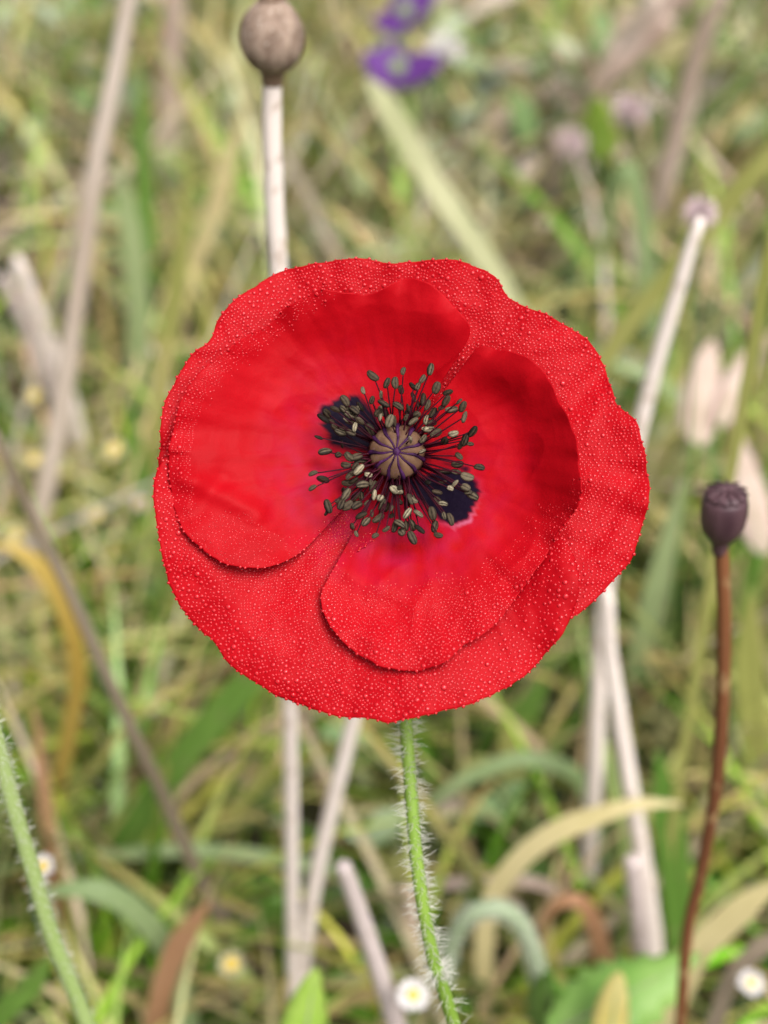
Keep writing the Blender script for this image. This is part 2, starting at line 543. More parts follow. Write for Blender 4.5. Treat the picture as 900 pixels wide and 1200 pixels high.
strands('meadow_grass', np.concatenate([scatter(1300, -0.45, 0.45, 0.15, 0.75), clumped(3600, -0.45, 0.45, 0.2, 0.75, 75, 0.024)]), (0.06, 0.17), (0.0018, 0.0058), (0.2, 1.1), (0.4, 1.6), GREENS, GW, M['grass'], TIP, near=0.43, label='tangled green and yellowing meadow grass behind the poppy')
strands('meadow_grass', np.concatenate([scatter(700, -0.7, 0.7, 0.75, 1.5), clumped(3600, -0.7, 0.7, 0.75, 1.5, 75, 0.03)]), (0.08, 0.22), (0.003, 0.009), (0.1, 1.0), (0.4, 1.6), FAR_HAZY, [4, 4, 3, 2, 3, 3, 3, 2], M['grass'], TIP, label='paler blurred meadow grass beyond the pale stalks')
strands('meadow_grass', clumped(7000, -1.6, 1.6, 1.5, 3.6, 160, 0.05), (0.12, 0.28), (0.005, 0.014), (0.05, 0.8), (0.4, 1.6), FAR_HAZY, [4, 4, 3, 2, 3, 3, 3, 2], M['grass'], TIP, label='taller meadow grass further back, far out of focus')
strands('meadow_grass', np.concatenate([clumped(4500, -3.6, 3.6, -3.5, 0.1, 300, 0.07), clumped(2200, -2.6, -0.45, 0.1, 1.2, 120, 0.06), clumped(2200, 0.45, 2.6, 0.1, 1.2, 120, 0.06), clumped(5000, -5, 5, 3.4, 8, 400, 0.1)]), (0.10, 0.24), (0.004, 0.012), (0.1, 0.8), (0.4, 1.6), GREENS, GW, M['grass'], TIP, K=6, label='meadow grass all round the place')
# dead thin stalks and litter lying in the grass
DRY = [(0.50, 0.39, 0.31), (0.58, 0.48, 0.41), (0.40, 0.30, 0.20), (0.30, 0.20, 0.11), (0.47, 0.40, 0.20), (0.36, 0.22, 0.12)]
strands('dry_straw', np.concatenate([scatter(900, -0.5, 0.5, 0.15, 1.3), scatter(1500, -1.6, 1.6, 1.2, 3.6)]), (0.10, 0.30), (0.0015, 0.0045), (0.5, 1.5), (-0.1, 0.5), DRY, [3, 3, 3, 2, 2, 2], M['litter'], near=0.46, K=6, label='dead straw lying criss-cross in the meadow grass')
# low leafy herbs: small oval leaflets
def leaflets(name, n, box, hz, size, palette, label):
    c = clumped(n, *box, max(8, n // 26), 0.022)
    z = rng.uniform(*hz, n)
    P = np.concatenate([c, z[:, None]], 1)
    d = P[:, 1] * CP - (P[:, 2] - CAM_H) * SP
    P = P[d > 0.40]
    n = len(P)
    az = rng.uniform(0, 2 * np.pi, n); tl = rng.normal(0.25, 0.45, n); sz = rng.uniform(*size, n)
    f = np.stack([np.cos(az) * np.cos(tl), np.sin(az) * np.cos(tl), -np.sin(tl)], -1)
    s = np.stack([-np.sin(az), np.cos(az), rng.normal(0, 0.25, n)], -1)
    up = np.cross(f, s)
    prof = [(-1, 0.05), (-0.55, 0.45), (0, 0.6), (0.55, 0.42), (1, 0.04)]
    rows = []
    for a, w in prof:
        cc = P + f * (a * sz)[:, None] - up * (0.15 * a * a * sz)[:, None]
        ww = (w * sz)[:, None]
        rows.append(np.stack([cc - s * ww + up * ww * 0.25, cc, cc + s * ww + up * ww * 0.25], 1))
    V = np.stack(rows, 1).reshape(-1, 3)
    a = (np.arange(n) * 15)[:, None, None] + np.arange(4)[None, :, None] * 3 + np.arange(2)[None, None, :]
    Q = np.stack([a, a + 1, a + 4, a + 3], -1).reshape(-1, 4)
    pal = np.array(palette)
    C = np.repeat((pal[rng.integers(0, len(pal), n)] * np.exp(rng.normal(0, 0.25, (n, 1))))[:, None, :], 15, 1).reshape(-1, 3)
    return mesh_stuff(name, V, Q, C, M['grass'], label)
LF = [(0.10, 0.19, 0.04), (0.16, 0.27, 0.07), (0.22, 0.32, 0.14), (0.30, 0.38, 0.22), (0.30, 0.30, 0.10), (0.36, 0.29, 0.22)]
leaflets('herb_leaves', 1500, (-0.5, 0.5, 0.36, 1.3), (0.01, 0.07), (0.004, 0.012), LF, 'small oval herb leaves low among the grass stems')
leaflets('herb_leaves', 3500, (-1.6, 1.6, 0.9, 3.6), (0.03, 0.16), (0.008, 0.022), [(0.16, 0.25, 0.09), (0.26, 0.34, 0.18), (0.36, 0.42, 0.28), (0.36, 0.32, 0.16), (0.44, 0.36, 0.30)], 'pale blurred herb leaves in the far part of the meadow')

# ================================================================== THE POPPY
C0 = (466.0, 530.0)
D0 = 0.2215
TILT = math.tan(R(9))
PX = D0 / F
def hO(r):
    return 0.0095 * r ** 1.35 - 0.0032 * r ** 4.5
def gauss_line(px, py, a, b, w):
    """soft ridge along the segment a-b (photo pixels)"""
    a = np.array(a, float); b = np.array(b, float)
    d = b - a; L2 = (d ** 2).sum()
    t = np.clip(((px - a[0]) * d[0] + (py - a[1]) * d[1]) / L2, 0, 1)
    dd = (px - a[0] - t * d[0]) ** 2 + (py - a[1] - t * d[1]) ** 2
    return np.exp(-dd / (2 * w * w))
def blob(px, py, c, wx, wy):
    return np.exp(-((px - c[0]) / wx) ** 2 / 2 - ((py - c[1]) / wy) ** 2 / 2)
def h_A(px, py, r, a):
    return hO(r) + r ** 2 * (0.0011 * np.sin(5 * a + 0.6) + 0.0006 * np.sin(11 * a)) - 0.0022 * blob(px, py, (715, 470), 40, 60) \
        + 0.0009 * gauss_line(px, py, (690, 560), (755, 590), 12) - 0.0011 * gauss_line(px, py, (640, 500), (720, 430), 12) - 0.0008 * gauss_line(px, py, (690, 640), (745, 560), 10)
def h_D(px, py, r, a):
    return hO(r) + 0.0007 + 0.0004 * r + r ** 2 * (0.0012 * np.sin(4 * a + 1.0) + 0.0006 * np.sin(9 * a + 2)) \
        + 0.0030 * blob(px, py, (668, 672), 26, 48) - 0.0006 * gauss_line(px, py, (330, 680), (300, 780), 26) + 0.0005 * gauss_line(px, py, (240, 660), (330, 800), 16)
def soft_floor(h, f):
    k = 0.0006
    return f + k * np.logaddexp(0, (h - f) / k)
def h_B(px, py, r, a):
    return soft_floor(_h_B(px, py, r, a), hO(r) + 0.0008 + 0.0016 * r)
def h_C(px, py, r, a):
    return soft_floor(_h_C(px, py, r, a), hO(r) + 0.0008 + 0.0016 * r)
def _h_B(px, py, r, a):
    return hO(r) + 0.0010 + 0.0046 * r ** 1.3 - 0.0022 * r ** 4 + 0.0070 * r * r * np.clip(np.sin(a + 0.1), 0, 1) + 0.0008 * r * r * np.sin(3 * a + 0.4) \
        - 0.0024 * gauss_line(px, py, (420, 470), (330, 410), 42) + 0.0006 * gauss_line(px, py, (335, 480), (372, 590), 16) - 0.0009 * gauss_line(px, py, (300, 500), (345, 620), 30) \
        + 0.0011 * gauss_line(px, py, (215, 560), (300, 600), 10) + 0.0020 * blob(px, py, (520, 375), 28, 30) - 0.0006 * gauss_line(px, py, (260, 560), (225, 610), 9) \
        - 0.0004 * gauss_line(px, py, (250, 500), (340, 500), 22)
def _h_C(px, py, r, a):
    return hO(r) + 0.0010 + 0.0030 * r ** 1.4 - 0.0012 * r ** 4 + 0.0120 * r ** 1.6 * np.exp(-((a - 0.1) / 0.85) ** 2) + 0.0009 * r * r * np.sin(4 * a + 1.2) \
        - 0.0022 * gauss_line(px, py, (560, 560), (640, 620), 34) + 0.0007 * gauss_line(px, py, (405, 668), (462, 692), 12) - 0.0004 * gauss_line(px, py, (420, 690), (480, 720), 18) \
        + 0.0024 * blob(px, py, (600, 430), 35, 24) - 0.0042 * blob(px, py, (598, 520), 44, 66) - 0.0008 * gauss_line(px, py, (540, 640), (600, 690), 10)
RIM_A = [(190, 600), (186, 560), (188, 520), (191, 483), (203, 452), (222, 420), (247, 398), (254, 376), (272, 354), (298, 336), (330, 318), (372, 309), (420, 303), (455, 309), (492, 306), (536, 305), (562, 315), (582, 327), (592, 345), (618, 361), (645, 371), (668, 384), (692, 402), (706, 425), (714, 450), (724, 474), (744, 492), (754, 520), (758, 550), (761, 573), (756, 608), (747, 634), (736, 660), (714, 686), (694, 706), (672, 722), (640, 726), (612, 700)]
RIM_D = [(222, 520), (200, 532), (187, 547), (180, 566), (181, 592), (185, 622), (191, 655), (200, 688), (215, 715), (234, 738), (252, 752), (262, 770), (281, 788), (305, 803), (330, 818), (362, 829), (400, 840), (432, 841), (454, 846), (478, 842), (500, 837), (540, 829), (568, 818), (592, 806), (618, 789), (638, 768), (656, 746), (672, 718), (678, 690), (677, 666), (668, 642), (650, 622), (628, 612)]
RIM_B = [(505, 440), (520, 428), (540, 410), (551, 391), (546, 375), (534, 361), (520, 346), (500, 331), (478, 326), (458, 333), (438, 343), (411, 344), (377, 340), (355, 349), (335, 361), (316, 378), (292, 392), (262, 413), (230, 441), (212, 470), (202, 505), (197, 540), (199, 574), (206, 603), (222, 629), (243, 648), (263, 660), (287, 665), (308, 665), (334, 658), (356, 644), (371, 627), (384, 605), (398, 588)]
RIM_C = [(532, 480), (541, 452), (549, 428), (556, 411), (568, 406), (590, 411), (614, 417), (633, 430), (645, 446), (652, 464), (664, 486), (674, 510), (679, 538), (681, 574), (674, 599), (656, 622), (641, 650), (622, 676), (605, 700), (584, 728), (563, 745), (543, 757), (524, 773), (495, 785), (470, 786), (446, 780), (418, 766), (393, 741), (378, 714), (377, 694), (389, 674), (410, 653), (434, 636), (452, 626), (462, 622)]
BLOTCH = {'B': [(452, 535), (434, 529), (405, 526), (388, 521), (379, 502), (375, 485), (384, 474), (398, 466), (420, 462), (432, 472), (440, 486), (452, 505)],
          'C': [(470, 545), (490, 560), (520, 548), (547, 549), (559, 566), (561, 580), (556, 596), (546, 609), (532, 614), (516, 610), (504, 600), (492, 585), (478, 570), (465, 560)]}
def poly_sdf(px, py, poly):
    poly = np.array(poly, float)
    d = np.full(px.shape, 1e9); inside = np.zeros(px.shape, bool)
    j = len(poly) - 1
    for i in range(len(poly)):
        a, b = poly[j], poly[i]
        e = b - a
        t = np.clip(((px - a[0]) * e[0] + (py - a[1]) * e[1]) / (e ** 2).sum(), 0, 1)
        d = np.minimum(d, np.hypot(px - a[0] - t * e[0], py - a[1] - t * e[1]))
        cond = ((a[1] > py) != (b[1] > py)) & (px < (b[0] - a[0]) * (py - a[1]) / (b[1] - a[1] + 1e-12) + a[0])
        inside ^= cond
        j = i
    return np.where(inside, d, -d)

def petal_material():
    m, n, l = new_mat('poppy_petal')
    out = n.new('ShaderNodeOutputMaterial')
    uv = n.new('ShaderNodeUVMap'); uv.uv_map = 'petal'
    mp = n.new('ShaderNodeMapping'); mp.inputs['Scale'].default_value = (60, 3.0, 1)
    l.new(uv.outputs[0], mp.inputs[0])
    vein = n.new('ShaderNodeTexNoise'); vein.inputs['Scale'].default_value = 1.0; vein.inputs['Detail'].default_value = 5; vein.inputs['Distortion'].default_value = 0.6
    l.new(mp.outputs[0], vein.inputs['Vector'])
    tc = n.new('ShaderNodeTexCoord')
    crk = n.new('ShaderNodeTexNoise'); crk.inputs['Scale'].default_value = 420; crk.inputs['Detail'].default_value = 5; crk.inputs['Roughness'].default_value = 0.6
    l.new(tc.outputs['Object'], crk.inputs['Vector'])
    big = n.new('ShaderNodeTexNoise'); big.inputs['Scale'].default_value = 90; big.inputs['Detail'].default_value = 4
    l.new(tc.outputs['Object'], big.inputs['Vector'])
    rp = n.new('ShaderNodeValToRGB')
    rp.color_ramp.elements[0].position = 0.25; rp.color_ramp.elements[0].color = (0.36, 0.0008, 0.0048, 1)
    rp.color_ramp.elements[1].position = 0.52; rp.color_ramp.elements[1].color = (0.44, 0.0019, 0.0075, 1)
    add = n.new('ShaderNodeMath'); add.operation = 'MULTIPLY_ADD'; add.inputs[1].default_value = 0.25
    l.new(vein.outputs['Fac'], add.inputs[0])
    hb = n.new('ShaderNodeMath'); hb.operation = 'MULTIPLY'; hb.inputs[1].default_value = 0.5
    l.new(big.outputs['Fac'], hb.inputs[0]); l.new(hb.outputs[0], add.inputs[2])
    l.new(add.outputs[0], rp.inputs[0])
    # magenta tint of the claw, with the lower side's satin sheen painted in
    fl = n.new('ShaderNodeAttribute'); fl.attribute_name = 'flush_sheen'
    mx0 = n.new('ShaderNodeMix'); mx0.data_type = 'RGBA'
    l.new(fl.outputs['Fac'], mx0.inputs[0]); l.new(rp.outputs[0], mx0.inputs[6]); mx0.inputs[7].default_value = (0.38, 0.006, 0.040, 1)
    blotch_shade = n.new('ShaderNodeAttribute'); blotch_shade.attribute_name = 'blotch'  # blotch pigment, plus the painted shade round the ovary
    mx1 = n.new('ShaderNodeMix'); mx1.data_type = 'RGBA'
    l.new(blotch_shade.outputs['Fac'], mx1.inputs[0]); l.new(mx0.outputs[2], mx1.inputs[6]); mx1.inputs[7].default_value = (0.006, 0.002, 0.012, 1)
    pa = n.new('ShaderNodeAttribute'); pa.attribute_name = 'pale'
    mx2 = n.new('ShaderNodeMix'); mx2.data_type = 'RGBA'
    l.new(pa.outputs['Fac'], mx2.inputs[0]); l.new(mx1.outputs[2], mx2.inputs[6]); mx2.inputs[7].default_value = (0.50, 0.14, 0.24, 1)
    p = principled(n, Roughness=0.55)
    p.inputs['Specular IOR Level'].default_value = 0.085
    p.inputs['Sheen Weight'].default_value = 0.0
    p.inputs['Sheen Roughness'].default_value = 0.4
    l.new(mx2.outputs[2], p.inputs['Base Color'])
    b1 = n.new('ShaderNodeBump'); b1.inputs['Strength'].default_value = 0.05; b1.inputs['Distance'].default_value = 0.0005
    l.new(vein.outputs['Fac'], b1.inputs['Height'])
    b2 = n.new('ShaderNodeBump'); b2.inputs['Strength'].default_value = 0.4; b2.inputs['Distance'].default_value = 0.0003
    l.new(crk.outputs['Fac'], b2.inputs['Height']); l.new(b1.outputs[0], b2.inputs['Normal'])
    l.new(b2.outputs[0], p.inputs['Normal'])
    tr = n.new('ShaderNodeBsdfTranslucent'); l.new(mx2.outputs[2], tr.inputs['Color'])
    ms = n.new('ShaderNodeMixShader'); ms.inputs[0].default_value = 0.22
    l.new(p.outputs[0], ms.inputs[1]); l.new(tr.outputs[0], ms.inputs[2])
    l.new(ms.outputs[0], out.inputs[0])
    return m
M['petal'] = petal_material()
def drop_material():
    m, n, l = new_mat('water_drop')
    out = n.new('ShaderNodeOutputMaterial')
    p = principled(n, Roughness=0.27, IOR=1.34)
    p.inputs['Base Color'].default_value = (0.52, 0.010, 0.018, 1)  # petal seen through water and the light it gathers, put into the colour
    p.inputs['Transmission Weight'].default_value = 0.25
    p.inputs['Coat Weight'].default_value = 0.12
    p.inputs['Coat Roughness'].default_value = 0.08
    l.new(p.outputs[0], out.inputs[0])
    return m
M['drop'] = drop_material()

def resample(pts, n):
    P = np.array([tuple(p) for p in catmull([Vector((x, y, 0)) for x, y in pts], 1200)])[:, :2]
    s = np.concatenate([[0], np.cumsum(np.hypot(*np.diff(P, axis=0).T))])
    u = np.linspace(0, s[-1], n)
    return np.stack([np.interp(u, s, P[:, 0]), np.interp(u, s, P[:, 1])], -1)
def petal_surface(key, hf, px, py):
    r = np.hypot(px - C0[0], py - C0[1]) / 290.0
    a = np.arctan2(C0[1] - py, px - C0[0])
    h = hf(px, py, r, a) + (py - C0[1]) * PX * TILT
    d = D0 - h
    u, v = (px - 450) / F, (600 - py) / F
    return np.stack([u * d, (CP + v * SP) * d, CAM_H + (-SP + v * CP) * d], -1)
def build_petal(key, rim, hf, parent, nt=300, ns=110):
    rimp = resample(rim, nt)
    ang = np.arange(nt) * 0.55
    seed = {'A': 1, 'B': 2, 'C': 3, 'D': 4}[key] * 17.3
    wav = np.array([1.6 * noise.noise(Vector((x * 0.35, seed, 0))) + 0.9 * noise.noise(Vector((x * 1.1, seed, 5))) for x in ang])
    c = np.array(C0)
    dv = rimp - c
    ln = np.linalg.norm(dv, axis=1, keepdims=True)
    rimp = c + dv * (1 + wav[:, None] / ln)
    s = 0.035 + 0.965 * np.linspace(0, 1, ns) ** 0.9
    px = c[0] + s[:, None] * (rimp[None, :, 0] - c[0])
    py = c[1] + s[:, None] * (rimp[None, :, 1] - c[1])
    P = petal_surface(key, hf, px, py)
    r = np.hypot(px - c[0], py - c[1]) / 290.0
    a = np.arctan2(c[1] - py, px - c[0])
    # silk-like crumple along the veins, stronger outwards, and a frilled margin
    axis = np.array(ray(*C0)); axis = -axis / np.linalg.norm(axis)
    fine = np.zeros(px.shape)
    for i in range(ns):
        for j in range(nt):
            rr = r[i, j]
            sx, sy = px[i, j], py[i, j]
            if key in 'BC':      # silky folds
                f1 = noise.noise(Vector((sx * 0.016, sy * 0.016, seed)))
                f2 = noise.noise(Vector((sx * 0.034 + 7, sy * 0.034, seed)))
                crump = (0.0010 * (0.35 - abs(f1)) + 0.00022 * (0.3 - abs(f2))) * min(1, max(0, rr - 0.18) * 3)
            else:                # leathery crinkle of the outer petals
                crump = 0.00011 * noise.noise(Vector((sx * 0.085, sy * 0.085, seed))) + 0.00045 * (0.3 - abs(noise.noise(Vector((sx * 0.026, sy * 0.026, seed)))))
            fine[i, j] = crump + (0.00016 * noise.noise(Vector((a[i, j] * 13 + seed, rr * 3.2, seed))) * min(1, rr * 1.6)
                          + 0.00004 * noise.noise(Vector((a[i, j] * 34, rr * 7, seed + 4))) * min(1, rr * 1.3)
                          + 0.0011 * noise.noise(Vector((a[i, j] * 7 + seed, 2.0, seed + 9))) * max(0, (s[i] - 0.8) / 0.2) ** 2)
    P = P + fine[..., None] * axis
    V = P.reshape(-1, 3)
    Fc = [(i * nt + j, i * nt + j + 1, (i + 1) * nt + j + 1, (i + 1) * nt + j) for i in range(ns - 1) for j in range(nt - 1)]
    o = make('petal', [Vector(v) for v in V], [f[::-1] for f in Fc], M['petal'], parent, solid=0.00012)
    me = o.data
    uvl = me.uv_layers.new(name='petal')
    li = np.zeros(len(me.loops), dtype=np.int32); me.loops.foreach_get('vertex_index', li)
    uvv = np.stack([(a % (2 * np.pi)).ravel() / (2 * np.pi) + seed, r.ravel()], -1)[li]
    # keep the angle continuous
    if key in ('C',):
        uvv = np.stack([a.ravel() / (2 * np.pi) + seed, r.ravel()], -1)[li]
    uvl.data.foreach_set('uv', uvv.astype(np.float32).ravel())
    n1 = np.array([noise.noise(Vector((x * 0.06, y * 0.06, 1.0))) for x, y in zip(px.ravel(), py.ravel())]).reshape(px.shape)
    blotch_shade = np.zeros(px.shape); pale = np.zeros(px.shape)
    if key in BLOTCH:
        vs_ = np.array([noise.noise(Vector((q * 26, w * 2.5, seed))) for q, w in zip(a.ravel(), r.ravel())]).reshape(px.shape)
        sd = poly_sdf(px, py, BLOTCH[key]) + 3.0 * n1 + 4.5 * vs_
        blotch_shade = np.clip(0.5 + sd / 6.0, 0, 1)
        pale = np.clip(1 - np.abs(sd + 3.0) / 4.5, 0, 1) * np.clip((r - 0.27) / 0.08, 0, 1) * ((0.7 * np.exp(-((a + 0.80) / 0.14) ** 2) + 0.05) if key == 'C' else 0.05)
    blotch_shade = np.maximum(blotch_shade, np.clip((0.145 - r) / 0.04, 0, 1))  # darkens every petal's centre: shade around the ovary put into the colour
    flush_sheen = np.clip(1 - np.abs(r - 0.34) / 0.27, 0, 1) * (0.55 + 0.9 * n1) * np.clip(0.55 - 0.6 * np.sin(a + 0.5), 0, 1)
    for nm, arr in (('blotch', blotch_shade), ('pale', pale), ('flush_sheen', np.clip(flush_sheen, 0, 1))):
        at = me.attributes.new(nm, 'FLOAT', 'POINT')
        at.data.foreach_set('value', arr.astype(np.float32).ravel())
    return o, P, px, py, s, rimp

def build_drops(key, petal, P, px, py, s, want, rim_step, rim_r, count):
    """round water beads standing on the petal, drawn by rejection so that they do not overlap"""
    ns, nt = px.shape
    gi, gj = np.gradient(P, axis=0), np.gradient(P, axis=1)
    N = np.cross(gi, gj)
    N /= np.linalg.norm(N, axis=-1, keepdims=True) + 1e-12
    view = np.array([0, 0, CAM_H]) - P
    N *= np.sign((N * view).sum(-1, keepdims=True))
    area = np.abs(np.gradient(px, axis=0) * np.gradient(py, axis=1) - np.gradient(px, axis=1) * np.gradient(py, axis=0))
    prob = area.ravel() / area.sum()
    pick = rng.choice(ns * nt, count, p=prob)
    grid, chosen = {}, []
    for q in pick:
        i, j = divmod(int(q), nt)
        if i < 2 or i > ns - 3 or j < 2 or j > nt - 3:
            continue
        x, y = px[i, j], py[i, j]
        dens, rad = want(x, y, s[i])
        if dens <= 0:
            continue
        e = random.random()
        rr = rad * (0.52 + 0.68 * e * e + (0.8 * random.random() if random.random() < 0.10 else 0))
        gap = rr * (1.0 + 0.16 / max(dens, 0.05))
        cx, cy = int(x // 8), int(y // 8)
        ok = True
        for ax in (cx - 1, cx, cx + 1):
            for ay in (cy - 1, cy, cy + 1):
                for (bx, by, br, bg) in grid.get((ax, ay), ()):
                    if (bx - x) ** 2 + (by - y) ** 2 < (max(gap, bg) + min(rr, br)) ** 2:
                        ok = False
                        break
        if ok:
            grid.setdefault((cx, cy), []).append((x, y, rr, gap))
            chosen.append((P[i, j], N[i, j], rr * PX))
    acc = 0.0
    i = ns - 1
    nxt = 0.0
    for j in range(1, nt):
        acc += math.hypot(px[i, j] - px[i, j - 1], py[i, j] - py[i, j - 1])
        if acc > nxt and want(px[i, j], py[i, j], 1.0)[0] > 0:
            nxt = acc + rim_step * random.uniform(0.7, 2.0)
            chosen.append((P[i, j] + N[i, j] * 0.00005, N[i, j], rim_r * random.uniform(0.6, 1.25) * PX))
    V, Fc = [], []
    SEG, RG = 8, [(-0.08, 0.88), (0.16, 1.0), (0.42, 0.86), (0.61, 0.52)]
    for p, nn, rd in chosen:
        p, nn = Vector(p), Vector(nn)
        e1 = nn.orthogonal().normalized(); e2 = nn.cross(e1)
        el = random.uniform(0.92, 1.12)
        b = len(V)
        for h, rr in RG:
            for k in range(SEG):
                t = 2 * math.pi * k / SEG
                V.append(p + nn * h * rd + e1 * (math.cos(t) * rr * rd * el) + e2 * (math.sin(t) * rr * rd))
        V.append(p + nn * rd * 0.69); V.append(p - nn * rd * 0.2)
        for q in range(len(RG) - 1):
            for k in range(SEG):
                k2 = (k + 1) % SEG
                Fc.append((b + q * SEG + k, b + q * SEG + k2, b + (q + 1) * SEG + k2, b + (q + 1) * SEG + k))
        top = b + len(RG) * SEG
        for k in range(SEG):
            k2 = (k + 1) % SEG
            Fc.append((b + (len(RG) - 1) * SEG + k, b + (len(RG) - 1) * SEG + k2, top))
            Fc.append((b + k2, b + k, top + 1))
    if V:
        o = make('water_droplets', V, Fc, M['drop'], petal)
        o['kind'] = 'stuff'

def build_poppy():
    # stem: neck behind the flower, then down and a little towards the viewer
    neck0 = at_depth(466, 530, D0 + 0.003)
    neck1 = at_depth(467, 560, D0 + 0.011)
    neck2 = at_depth(469, 640, D0 + 0.0145)
    pts = [neck0, neck1, neck2]
    for (x, y, d) in ((474, 780, 0.2345), (476, 850, 0.2340), (482, 930, 0.2335), (488, 1005, 0.2335), (498, 1075, 0.235), (512, 1140, 0.238), (532, 1200, 0.243)):
        pts.append(at_depth(x, y, d))
    path = catmull(to_ground(pts), 110)
    root = thing('poppy_plant', path[-1])
    tag(root, 'red poppy in full bloom covered in dewdrops on a hairy green stem', 'poppy')
    rr = interp([0.0016, 0.0011, 0.00105, 0.00105, 0.00108, 0.00115, 0.0013], len(path))
    V, Fc = tube_data(path, rr, 12, 0.05)
    st = make('stem', V, Fc, M['stem_green'], root)
    hairs(path, rr, 1500, 0.0024, M['hair'], st, lo=0.2, hi=0.86)
    # receptacle behind the petals
    ax = (Vector((0, 0, CAM_H)) - neck0).normalized()
    V, Fc = lathe_data(neck0 - ax * 0.003, ax, [(0, 0.0014), (0.0012, 0.0026), (0.003, 0.0033), (0.0046, 0.0030)], 16)
    make('receptacle', V, Fc, M['stem_green'], root)
    # petals
    def wantA(x, y, s):
        return (1.0, 2.15 + 0.5 * blob(x, y, (330, 340), 60, 40)) if (s > 0.30) else (0, 0)
    def wantD(x, y, s):
        edge = max(0, (s - 0.75) / 0.25)
        smooth = blob(x, y, (630, 700), 48, 52)
        dn = 1.0 - 1.25 * smooth
        if dn < 0.25: dn = 0.0 if random.random() < 0.85 else 0.3
        n_ = noise.noise(Vector((x * 0.02, y * 0.02, 3)))
        if n_ < -0.18 and edge < 0.5: dn *= 0.35
        return (dn if s > 0.3 else 0, 1.85 + 0.8 * edge)
    def wantC(x, y, s):
        low = (y - 668) / 60.0 + (s - 0.75) * 1.6 + 0.5 * noise.noise(Vector((x * 0.03, y * 0.03, 8)))
        if low > random.uniform(-0.1, 0.9) and s > 0.5:
            return (min(1, 0.25 + low), 1.35 + 1.0 * max(0, (s - 0.72) / 0.28))
        if s > 0.93 and y > 560: return (0.6, 1.3)
        if s > 0.8 and y > 590: return (0.35, 1.1)
        return (0, 0)
    def wantB(x, y, s):
        if s > 0.90 and y < 560 and x < random.uniform(280, 400) and (s - 0.88) * 10 > random.random(): return (0.8, 1.5)
        if s > 0.86 and y < 480 and x < 380 and (s - 0.86) * 5 * min(1, (390 - x) / 70) > random.random(): return (0.35, 1.2)
        if y > 600 and s > 0.72: return (0.28, 1.0)
        if x < 300 and s > 0.9: return (0.5, 1.2)
        return (0, 0)
    for key, rim, hf, want, cnt, rs in (('A', RIM_A, h_A, wantA, 90000, 7), ('D', RIM_D, h_D, wantD, 90000, 6), ('B', RIM_B, h_B, wantB, 50000, 7), ('C', RIM_C, h_C, wantC, 70000, 7)):
        o, P, px, py, s, rimp = build_petal(key, rim, hf, root)
        o['label'] = {'A': 'outer red petal beaded all over with dew', 'D': 'outer red petal over the stem, beaded with dew',
                      'B': 'large smooth inner petal with a black blotch', 'C': 'cupped inner petal with dew along its lower lip and a black blotch'}[key]
        build_drops(key, o, P, px, py, s, want, rs, 1.7, cnt)
    build_centre(root)

def surf(px, py, lift):
    """a point lift metres above the flower's base surface"""
    r = math.hypot(px - C0[0], py - C0[1]) / 290.0
    h = hO(r) + (py - C0[1]) * PX * TILT + lift
    return at_depth(px, py, D0 - h)
ANTHERS = [(350,108,0),(408,140,0),(478,90,0),(592,82,1),(468,168,0),(520,155,0),(557,122,1),(540,155,1),(617,160,0),(665,180,0),(658,215,0),(345,212,0),(383,190,2),(455,238,0),(520,200,1),(540,230,1),(497,245,0),(393,258,1),(380,285,2),(440,302,0),(505,285,1),(520,302,1),(713,218,1),(728,240,0),(680,250,1),(735,283,1),(768,345,0),(745,365,0),(758,398,0),(688,352,2),(575,295,2),(585,335,1),(560,375,1),(507,380,2),(558,428,2),(798,497,0),(705,480,0),(700,515,1),(740,580,1),(695,565,2),(675,585,2),(770,618,1),(752,602,1),(645,650,2),(650,700,1),(610,745,0),(625,780,0),(675,715,0),(505,630,1),(520,632,1),(540,692,2),(515,792,0),(513,740,1),(490,742,1),(462,735,1),(545,757,1),(470,768,1),(440,745,0),(495,690,2),(405,755,0),(360,785,0),(280,775,1),(262,742,0),(320,725,1),(385,685,0),(410,665,0),(355,612,2),(380,625,2),(325,645,1),(300,617,1),(305,570,1),(330,525,2),(290,505,2),(255,530,1),(235,610,1),(240,655,0),(282,657,0),(275,622,0),(205,635,1),(160,660,0),(155,685,1),(225,590,0),(97,522,0),(138,548,0),(95,583,0),(215,652,0),(120,370,0),(140,290,0),(155,268,0),(190,325,0),(190,252,0),(230,215,0),(222,250,1),(295,240,0),(235,295,2),(275,325,2),(252,272,1),(460,598,2),(440,590,2),(420,300,1),(300,700,0),(345,690,0),(570,330,2),(590,310,1),(640,240,0),(600,265,0),(430,700,0),(340,560,0),(640,560,0),(620,600,0),(600,690,0),(170,300,0),(270,255,0)]
